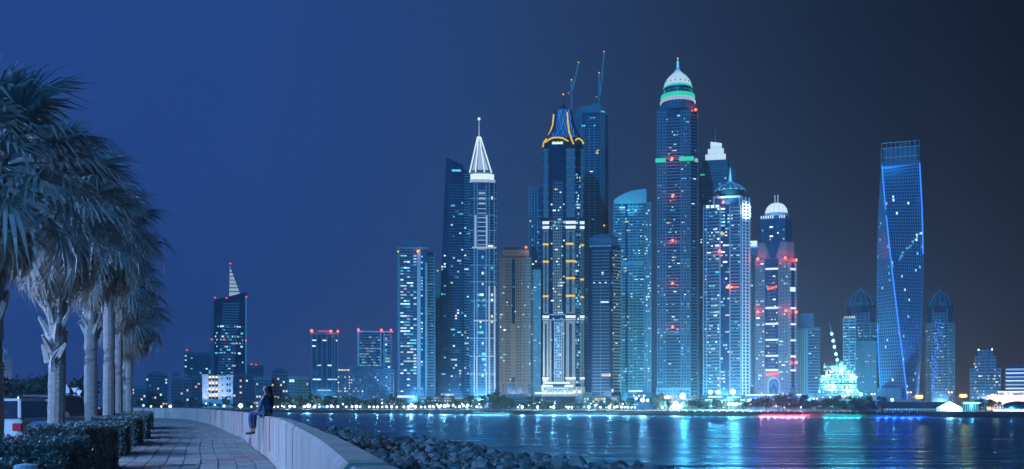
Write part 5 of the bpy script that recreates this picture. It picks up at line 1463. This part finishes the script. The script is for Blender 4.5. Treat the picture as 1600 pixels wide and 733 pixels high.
# ------------------------------------------------------------------ fan palms
def leafy(name, col, **kw):
    """thin leaves: part of the light passes through"""
    m = solid(name, col, **kw); t = m.node_tree; p = t.nodes['Principled BSDF']
    tr = t.nodes.new('ShaderNodeBsdfTranslucent'); tr.inputs[0].default_value = (*col, 1)
    mx_ = t.nodes.new('ShaderNodeAddShader')
    t.links.new(p.outputs[0], mx_.inputs[0]); t.links.new(tr.outputs[0], mx_.inputs[1]); t.links.new(mx_.outputs[0], t.nodes['Material Output'].inputs['Surface'])
    return m
FROND = leafy('palm_frond', (.085, .12, .12), rough=.6, var=.4, scale=2, spec=.25)
DEAD = leafy('dead_palm_frond', (.17, .15, .12), rough=.9, var=.35, scale=2)
PTRUNK = solid('palm_trunk', (.22, .19, .17), rough=.95, var=.25, scale=5, bump=.7, bscale=12, stretch=(1, 1, 4))
PSTUB = solid('palm_leaf_base', (.30, .26, .22), rough=.9, var=.3, scale=6)
def frond_mesh(name, mat, seed, spread, fold, droop, pet=1.15, rad=1.25, n=26):
    rnd = random.Random(seed); m = MB()
    m.tube([(0, 0, 0), (pet*.5, 0, .04), (pet, 0, 0)], [.035, .022, .014], 5)
    for i in range(n):
        a = (i/(n-1)-.5)*spread*(1+rnd.uniform(-.03, .03)); L = rad*(1-.35*abs(i/(n-1)-.5)*1.2)*rnd.uniform(.86, 1.06); w = .042
        dirv = Vector((math.cos(a), math.sin(a)*math.cos(fold), abs(math.sin(a))*math.sin(fold))); side = Vector((-math.sin(a), math.cos(a), 0)); tw = rnd.uniform(-.4, .4)
        side = (side*math.cos(tw)+Vector((0, 0, 1))*math.sin(tw))
        pts = []
        for q in (.04, .45, .75, 1.0):
            p = Vector((pet, 0, 0))+dirv*L*q; p.z -= droop*L*max(0, q-.4)**2*2.2*rnd.uniform(.7, 1.3); pts.append(p)
        n0 = len(m.v)
        for p, ww in zip(pts, (.35, 1, .7, .08)): m.v += [tuple(p-side*w*ww), tuple(p+side*w*ww)]
        m.f += [(n0+2*k, n0+2*k+1, n0+2*k+3, n0+2*k+2) for k in range(3)]
    return m.mesh(name, mat)
FR = [frond_mesh('frond', FROND, i, R(210+25*i), R(22), .55+.15*i) for i in range(3)]
FD = [frond_mesh('dead_frond', DEAD, 10+i, R(130+30*i), R(45), 1.0, 1.0, 1.15, 18) for i in range(2)]
SB = []
for i in range(3):
    m = MB(); m.tube([(-.03, 0, -.12), (.05, 0, .08), (.10+.06*i, .02, .22+.09*i)], [.10, .075, .04], 5); SB.append(m.mesh('leaf_base', PSTUB))
def palm(label, px, d, h, cr, nf, nd, rt=.2, stub0=.5, lean=0):
    x, y, _ = P(px, 0, d); t = thing('fan_palm', label, 'palm tree', (x, y, PZ-.05), random.uniform(0, 6.28), 'fan palms in the hedge row')
    m = MB(); n = 26; pts = []; rr = []
    for i in range(n):
        q = i/(n-1); pts.append((lean*q*q, .05*math.sin(q*4), q*h)); rr.append(rt*(1.25-.35*q if q < .08 else 1.06-.16*q)*(1+.05*(i % 2)))
    m.tube(pts, rr, 12); obj('trunk', m, PTRUNK, t)
    for i in range(int(64*(1-stub0))+8):   # jagged old leaf bases, spiralling up the upper trunk
        q = stub0+(1-stub0)*(i/(int(64*(1-stub0))+8)); a = i*2.4
        o = link('leaf_base', random.choice(SB), t, (lean*q*q+rt*.85*math.cos(a), rt*.85*math.sin(a), q*h)); o.rotation_euler = (0, random.uniform(-.35, .25), a); o.scale = (1, 1, 1)
    for i in range(nf):
        q = i/nf; a = i*2.39996+random.uniform(-.2, .2); el = R(78-118*q+random.uniform(-9, 9)); s = cr/2.4*random.uniform(.85, 1.1)*(.8+.2*min(1, q*3))
        o = link('frond', FR[i % 3], t, (lean, 0, h-.05-.45*q)); o.rotation_euler = Euler((random.uniform(-.25, .25), -el, a), 'XYZ'); o.scale = (s, s, s)
    for i in range(nd):
        a = i*2.39996; el = R(-random.uniform(48, 84)); s = cr/2.4*random.uniform(.7, .95)
        o = link('dead_frond', FD[i % 2], t, (lean+rt*.6*math.cos(a), rt*.6*math.sin(a), h-.4-.8*random.random())); o.rotation_euler = Euler((random.uniform(-.3, .3), -el, a), 'XYZ'); o.scale = (s, s, s)
palm('palm cropped by the left edge of the photo', -14, 17, 5.9, 2.3, 44, 22)
palm('big near palm with jagged leaf bases, trunk behind the nearest hedge', 86, 24, 6.7, 2.5, 52, 36, .20, .36)
palm('second palm from the front, pale trunk right of the big near palm', 143, 33, 7.6, 2.6, 50, 34, .21, .5)
palm('third palm from the front, dark smooth trunk', 170, 38, 8.3, 2.6, 50, 34, .22, .62)
palm('fourth palm from the front, half hidden dark trunk', 185.5, 47, 7.6, 2.6, 46, 34, .20, .62)
palm('rearmost palm with a pale lit trunk', 194, 60, 7.2, 2.7, 46, 36, .19, .3)
palm('palm on the right of the row with the lowest crown', 203, 55, 6.8, 2.7, 46, 38, .19, .6)

# ------------------------------------------------------------------ trees behind the car park
for px, d, k, s, lab in ((40, 170, 1, 1.2, 'bushy dark tree behind the dark parked car'), (66, 180, 0, 1.1, 'dark tree behind the roof of the dark parked car'), (122, 190, 1, 1.2, 'dark tree behind the road signs'), (18, 185, 3, 1.6, 'dark tree before the pale domed tower at the left edge'), (95, 200, 3, 1.4, 'dark tree hidden behind the big palm trunk')):
    x, y, _ = P(px, 0, d); t = thing('car_park_tree', lab, 'tree', (x, y, PZ-.3), random.uniform(0, 6), 'trees behind the car park'); t.scale = (s, s, s)
    link('trunk', TREES[k][0], t); link('crown', TREES[k][1], t)

# ------------------------------------------------------------------ parked cars (seen from behind; +y is forward)
TYRE = solid('tyre_rubber', (.02, .02, .02), rough=.9, var=.2)
CGLASS = solid('car_glass', (.015, .02, .03), rough=.08, var=.1, spec=.8)
CHROME = solid('car_chrome', (.5, .5, .52), rough=.25, metal=.9, var=.05)
TAIL = solid('tail_light_lens', (.30, .015, .02), rough=.2, var=.1)
PLATE = solid('number_plate_white', (.7, .7, .68), rough=.5, var=.05)
SEAT = solid('car_seat_fabric', (.06, .06, .07), rough=.9, var=.2)
def car(label, px, d, paint, H, L=4.6, Wd=1.86, suv=True, rz=0, seats=False):
    x, y, _ = P(px, 0, d); t = thing('parked_car', label, 'car', (x, y, PZ-.16), rz, 'cars parked beyond the hedges')
    hw = Wd/2; gl = H*.655; base = .28
    # body: cross sections along the length
    st = [(0, .80, base+.16, gl*.92), (.12, .94, base, gl*.98), (.5, 1, base-.04, gl), (L*.62, 1, base-.04, gl*.98), (L*.86, .97, base, gl*.86), (L*.97, .86, base+.1, gl*.74), (L, .74, base+.16, gl*.66)]
    m = MB(); ring = lambda w, z0, z1: [(-w*.88, z0), (w*.88, z0), (w*.98, z0+.12), (w, (z0+z1)*.55), (w*.95, z1-.08), (w*.86, z1), (-w*.86, z1), (-w*.95, z1-.08), (-w, (z0+z1)*.55), (-w*.98, z0+.12)]
    for yy, f, z0, z1 in st: m.v += [(xx, yy, zz) for xx, zz in ring(hw*f, z0, z1)]
    k = 10
    for i in range(len(st)-1):
        for j in range(k): q = (j+1) % k; m.f.append((i*k+j, i*k+q, (i+1)*k+q, (i+1)*k+j))
    m.f.append(tuple(range(k-1, -1, -1))); n = (len(st)-1)*k; m.f.append(tuple(n+j for j in range(k)))
    obj('body', m, paint, t, False)
    y0, y1 = (.10, L*.66) if suv else (.75, L*.66); ry0, ry1 = (.38, L*.44) if suv else (1.35, L*.45)
    def cab(i, zt): return [(-hw*.84+i, y0+i*2, gl-.02), (hw*.84-i, y0+i*2, gl-.02), (hw*.84-i, y1-i*3, gl-.02), (-hw*.84+i, y1-i*3, gl-.02)], [(-hw*.68+i, ry0, zt), (hw*.68-i, ry0, zt), (hw*.68-i, ry1, zt), (-hw*.68+i, ry1, zt)]
    m = MB(); bt, tp = cab(.0, H-.06); m.prism(bt, tp); obj('windows', m, CGLASS, t)
    m = MB(); m.prism([(q[0]*1.04, q[1]+(-.05 if q[1] < 2 else .05), H-.075) for q in tp], [(q[0]*.93, q[1]+(.12 if q[1] < 2 else -.12), H) for q in tp]); obj('roof', m, paint, t)
    for (b0, t0) in zip(bt, tp):
        m = MB(); m.tube([Vector(b0)+Vector((0, 0, .0)), Vector(t0)], .055, 6); obj('pillar', m, paint, t)
    for s_ in (-1, 1):
        m = MB(); m.box(s_*hw*.80-.13, s_*hw*.80+.13, -.02, .10, gl*.66, gl*.86); obj('tail_light', m, TAIL, t)
        m = MB(); m.tube([(s_*hw*.94, L*.58, gl+.02), (s_*(hw+.12), L*.57, gl+.08)], [.05, .11], 8); obj('mirror', m, paint, t)
        for yy in (.85, L-.95):
            m = MB(); m.tube([(s_*(hw-.24), yy, .34), (s_*(hw+.01), yy, .34)], .34, 18); w = obj('wheel', m, TYRE, t)
            m = MB(); m.tube([(s_*(hw-.1), yy, .34), (s_*(hw+.025), yy, .34)], .2, 12); obj('rim', m, CHROME, w)
        if suv: m = MB(); m.tube([(s_*hw*.6, ry0+.1, H+.05), (s_*hw*.6, ry1-.1, H+.05)], .025, 5); obj('roof_rail', m, STEEL, t)
    m = MB(); m.box(-hw*.86, hw*.86, -.10, .08, base+.10, base+.34); obj('rear_bumper', m, paint, t)
    m = MB(); m.box(-.27, .27, -.03, .05, gl*.66, gl*.66+.12); obj('number_plate', m, PLATE, t)
    m = MB(); m.tube([(-.1, y0-.02, gl+.05), (.35, y0+.08, gl+.22)], .014, 4); obj('rear_wiper', m, STEEL, t)
    if seats:
        for s_ in (-.42, .42):
            m = MB(); m.prism([(s_-.2, y0-.01, gl+.08), (s_+.2, y0-.01, gl+.08), (s_+.2, y0+.05, gl+.08), (s_-.2, y0+.05, gl+.08)], [(s_-.15, y0+.14, gl+.34), (s_+.15, y0+.14, gl+.34), (s_+.15, y0+.17, gl+.34), (s_-.15, y0+.17, gl+.34)]); obj('head_rest', m, SEAT, t)
WPAINT = solid('white_car_paint', (.40, .40, .40), rough=.25, var=.03, spec=.6)
SPAINT = solid('grey_car_paint', (.12, .13, .15), rough=.25, var=.05, spec=.6, metal=.3)
WPAINT2 = solid('pearl_car_paint', (.40, .41, .42), rough=.25, var=.03, spec=.6)
car('white estate car with red tail lights at the left edge', -12, 29, WPAINT, 1.72)
car('dark grey off-roader with a tall rear window beside the big palm trunk', 52, 32, SPAINT, 1.86, seats=True)
car('white saloon car seen between the two nearest palm trunks', 113, 43, WPAINT2, 1.42, suv=False)
m = MB(); m.prism([(-.5, -.4, 0), (.5, -.4, 0), (.5, .4, 0), (-.5, .4, 0)], [(-.58, -.46, .95), (.58, -.46, .95), (.58, .46, .95), (-.58, .46, .95)])
BIN = solid('blue_plastic', (.03, .08, .18), rough=.45, var=.1)
x, y, _ = P(87, 0, 27.5); t = thing('waste_bin', 'blue bin half hidden behind the big palm trunk', 'bin', (x, y, PZ-.16), .2); obj('container', m, BIN, t)
m = MB(); m.prism([(-.62, -.5, .955), (.62, -.5, .955), (.62, .5, .955), (-.62, .5, .955)], [(-.5, -.36, 1.06), (.5, -.36, 1.06), (.5, .36, 1.06), (-.5, .36, 1.06)]); obj('lid', m, BIN, t)

# ------------------------------------------------------------------ road signs
SWHITE = solid('sign_white', (.75, .75, .75), rough=.5, var=.04); SRED = solid('sign_red', (.50, .03, .04), rough=.5, var=.05); SBLUE = solid('sign_blue', (.03, .14, .50), rough=.5, var=.05)
def plate(t, name, mat, pts, dep):
    m = MB(); m.prism([(x_, dep, z_) for x_, z_ in pts], [(x_, dep+.02, z_) for x_, z_ in pts]); m.f = [tuple(f) for f in m.f]; return obj(name, m, mat, t)
def sign(label, px, d, build):
    x, y, _ = P(px, 0, d); t = thing('road_sign', label, 'road sign', (x, y, PZ-.16), 0, 'road signs beyond the car park'); m = MB(); m.tube([(0, .05, 0), (0, .05, 3.3)], .04, 8); obj('pole', m, STEEL_P, t); build(t, d/K)
zz_ = lambda py, d: CZ+(HY-py)/K*d-(PZ-.16)
tri = lambda c, r, up=1: [(c[0]+r*math.sin(a)*up, c[1]+r*math.cos(a)*up) for a in (0, R(120), R(240))]
def s1(t, U): 
    plate(t, 'red_border', SRED, tri((0, zz_(606, 90)), .50), 0); plate(t, 'white_panel', SWHITE, tri((0, zz_(606, 90)), .40), -.022)
    plate(t, 'lower_panel', SWHITE, [(-.33, zz_(617, 90)), (.33, zz_(617, 90)), (.33, zz_(609.5, 90)), (-.33, zz_(609.5, 90))], -.03)
def s2(t, U):
    plate(t, 'red_border', SRED, tri((0, zz_(609, 95)), .46, -1), 0); plate(t, 'white_panel', SWHITE, tri((0, zz_(609, 95)), .33, -1), -.022)
    plate(t, 'small_panel', SRED, [(-.24, zz_(625, 95)), (.24, zz_(625, 95)), (.24, zz_(616, 95)), (-.24, zz_(616, 95))], 0)
    for k in range(3): plate(t, 'panel_mark', SWHITE, [(-.12, zz_(624-k*3, 95)), (.12, zz_(624-k*3, 95)), (.12, zz_(622.6-k*3, 95)), (-.12, zz_(622.6-k*3, 95))], -.022)
def s3(t, U):
    plate(t, 'white_panel', SWHITE, tri((0, zz_(613, 100)), .42, -1), 0)
    c = (0, zz_(622, 100)); disc = lambda r: [(c[0]+r*math.cos(a), c[1]+r*math.sin(a)) for a in [2*math.pi*i/20 for i in range(20)]]
    plate(t, 'white_rim', SWHITE, disc(.30), 0); plate(t, 'blue_disc', SBLUE, disc(.26), -.022)
    plate(t, 'arrow', SWHITE, [(-.14, c[1]+.04), (.02, c[1]+.04), (.02, c[1]+.13), (.16, c[1]), (.02, c[1]-.13), (.02, c[1]-.04), (-.14, c[1]-.04)], -.034)
sign('white triangular warning sign above a white plate', 103, 90, s1); sign('red bordered yield sign above a small red panel', 116.5, 95, s2); sign('white inverted triangle above a round blue arrow sign', 123, 100, s3)

# ------------------------------------------------------------------ the seated person
SKIN = solid('skin', (.42, .27, .20), rough=.6, var=.05); DENIM = solid('blue_denim_jacket', (.07, .17, .34), rough=.85, var=.15, scale=8); JEANS = solid('blue_jeans', (.06, .12, .22), rough=.9, var=.15, scale=8); HAIR = solid('dark_hair', (.018, .013, .012), rough=.5, var=.3, scale=10); SHOE = solid('dark_shoe', (.06, .05, .05), rough=.6, var=.1); SHIRT = solid('white_shirt', (.6, .6, .6), rough=.8, var=.05)
sp = s_of_d(26.4); pp, pt, pn = at(sp); pw = pp+pn*.10
# local axes: +x = where the person faces (towards the promenade, a little away from the camera)
face_dir = (-pn*.80+pt*.60).normalized()
person = thing('person', 'seated long haired person in blue jacket and jeans on the wall', 'person', (pw.x, pw.y, WT), math.atan2(face_dir.y, face_dir.x))
def skin(name, chains, mat, parent, lv=2):
    """chains: lists of (x, y, z, r[, rz]) joined where the points coincide; first point is the root"""
    verts, rad, edges, idx = [], [], [], {}
    for ch in chains:
        prev = None
        for p in ch:
            key = tuple(round(c, 4) for c in p[:3])
            if key not in idx: idx[key] = len(verts); verts.append(p[:3]); rad.append((p[3], p[4] if len(p) > 4 else p[3]))
            i = idx[key]
            if prev is not None and prev != i: edges.append((prev, i))
            prev = i
    me = bpy.data.meshes.new(name); me.from_pydata(verts, edges, []); me.materials.append(mat)
    o = link(name, me, parent); md = o.modifiers.new('skin', 'SKIN'); sv = me.skin_vertices
    if not len(sv): 
        me.attributes
    layer = me.skin_vertices[0].data
    for i, r in enumerate(rad): layer[i].radius = r; layer[i].use_root = (i == 0)
    md.use_smooth_shade = True
    ss = o.modifiers.new('sub', 'SUBSURF'); ss.levels = lv; ss.render_levels = lv
    return o
hip = (0, 0, .11)
def fingers(w, fwd):
    out = []
    for k, (dy, l) in enumerate(((-.033, .065), (-.011, .075), (.011, .07), (.032, .055))):
        b0 = (w[0]+fwd[0]*.075, w[1]+dy, w[2]-.012); out.append([(*b0, .010), (b0[0]+l*.6*fwd[0], b0[1], b0[2]-.012, .0085), (b0[0]+l*fwd[0], b0[1], b0[2]-.035, .007)])
    return out
def arm(s_):
    sh = (.0, s_*.17, .53); el = (-.03 if s_ < 0 else .05, s_*.25, .30); wr = (.10 if s_ < 0 else .20, s_*.17, .13)
    return sh, el, wr
body = [[(*hip, .13, .15), (.0, 0, .26, .115, .13), (.01, 0, .40, .125, .15), (.0, 0, .51, .10, .15), (.01, 0, .585, .05), (.03, 0, .66, .055), (.045, 0, .73, .085, .08), (.04, 0, .80, .078, .075), (.035, 0, .835, .05)],
        [(.045, 0, .73, .085, .08), (.128, 0, .722, .018)]]
for s_ in (-1, 1):
    sh, el, wr = arm(s_)
    body.append([(.0, 0, .51, .10, .15), (*sh, .062), (*el, .043), (*wr, .03), (wr[0]+.04, wr[1], wr[2]-.01, .033, .04), (wr[0]+.075, wr[1], wr[2]-.012, .025, .04)])
    for fch in fingers(wr, (1, 0)): body.append([(wr[0]+.075, wr[1], wr[2]-.012, .025, .04)]+fch)
    body.append([(wr[0]+.04, wr[1], wr[2]-.01, .033, .04), (wr[0]+.06, wr[1]-s_*.045, wr[2]-.015, .011), (wr[0]+.09, wr[1]-s_*.055, wr[2]-.03, .008)])
    kn = (.44, s_*.10+.02, .085); an = (.46 if s_ < 0 else .40, s_*.10+.03, -.36)
    body.append([(*hip, .13, .15), (.06, s_*.09, .10, .085), (*kn, .058), (kn[0]+.03, kn[1], -.12, .055), (*an, .035), (an[0]+.02, an[1], -.43, .034), (an[0]+.15, an[1], -.47, .030), (an[0]+.20, an[1], -.475, .02)])
skin('body', body, SKIN, person)
m = MB(); 
for s_ in (-1, 1):
    m.lathe(.122, s_*.032, [(.001, .757), (.011, .762), (.011, .772), (.001, .777)], 8)
obj('eyes', m, solid('eye_dark', (.03, .03, .03), rough=.3, var=.05), person)
m = MB(); m.box(.118, .132, -.022, .022, .690, .700); obj('mouth', m, solid('lips', (.35, .12, .12), rough=.5, var=.05), person)
m = MB(); m.tube([(.12, 0, .755), (.142, 0, .722), (.12, 0, .718)], [.010, .016, .010], 6); obj('nose', m, SKIN, person, True)
for s_ in (-1, 1): m = MB(); m.tube([(.03, s_*.083, .765), (.015, s_*.092, .745), (.03, s_*.083, .715)], [.012, .016, .010], 6); obj('ear', m, SKIN, person, True)
skin('jacket', [[(0, 0, .10, .148, .172), (.0, 0, .26, .132, .150), (.01, 0, .40, .140, .168), (.0, 0, .52, .112, .165), (.01, 0, .565, .07)]]+[[(.0, 0, .52, .112, .165), (arm(s_)[0][0], arm(s_)[0][1], arm(s_)[0][2], .076), (*arm(s_)[1], .058), (arm(s_)[2][0]-.03, arm(s_)[2][1], arm(s_)[2][2]+.02, .045)] for s_ in (-1, 1)], DENIM, person)
skin('jeans', [[(0, 0, .09, .140, .162)]+[q for q in [(.06, s_*.09, .10, .100), (.44, s_*.10+.02, .085, .074), (.47, s_*.10+.02, -.12, .068), (.46 if s_ < 0 else .40, s_*.10+.03, -.37, .062)]] for s_ in (-1, 1)], JEANS, person)
skin('shirt_hem', [[(-.03, 0, .035, .135, .155), (-.03, 0, .085, .14, .16)]], SHIRT, person, 1)
skin('hair', [[(.018, 0, .80, .108, .106), (-.02, 0, .74, .112, .112), (-.055, 0, .65, .088, .105), (-.09, 0, .54, .06, .10), (-.12, -.01, .42, .05, .09), (-.13, -.01, .30, .035, .065), (-.125, -.01, .22, .012, .03)]], HAIR, person)
for s_ in (-1, 1):
    an = (.46 if s_ < 0 else .40, s_*.10+.03)
    skin('shoe', [[(an[0]-.03, an[1], -.455, .048), (an[0]+.06, an[1], -.47, .046), (an[0]+.17, an[1], -.48, .040), (an[0]+.22, an[1], -.482, .022)]], SHOE, person, 1)

# ------------------------------------------------------------------ car park lamps that light the promenade, standing out of frame on the left
for x, y, h, pw in FORELAMPS:
    m = MB(); m.tube([(0, 0, 0), (0, 0, h)], [.11, .06], 8); m.tube([(0, 0, h), (.9, 0, h+.25), (1.7, 0, h+.28)], .05, 6)
    t = thing('car_park_lamp', 'tall car park lamp post standing left of the palms', 'street lamp', (x, y, PZ-.16), 0, 'car park lamp posts'); obj('pole', m, STEEL, t)
    m = MB(); m.box(1.4, 2.1, -.15, .15, h+.2, h+.34); obj('lamp_head', m, E_LAMP, t)
    lamp('POINT', 'car_park_light', (x+1.8, y, PZ+h), pw, (.31, .48, 1.0), .18)

# ================================================================== NIGHT HAZE over the bay
b = MB(); b.box(-6500, 6500, -420, 4200, -4, 480)
hz = link('haze', b.mesh('haze', None)); hz['kind'] = 'stuff'
m = bpy.data.materials.new('haze'); m.use_nodes = True; t = m.node_tree; t.nodes.clear()
pv = t.nodes.new('ShaderNodeVolumePrincipled'); pv.inputs['Color'].default_value = (.58, .80, 1, 1); pv.inputs['Density'].default_value = .00021; pv.inputs['Anisotropy'].default_value = .75
ou = t.nodes.new('ShaderNodeOutputMaterial'); t.links.new(pv.outputs[0], ou.inputs['Volume'])
hz.data.materials.append(m)
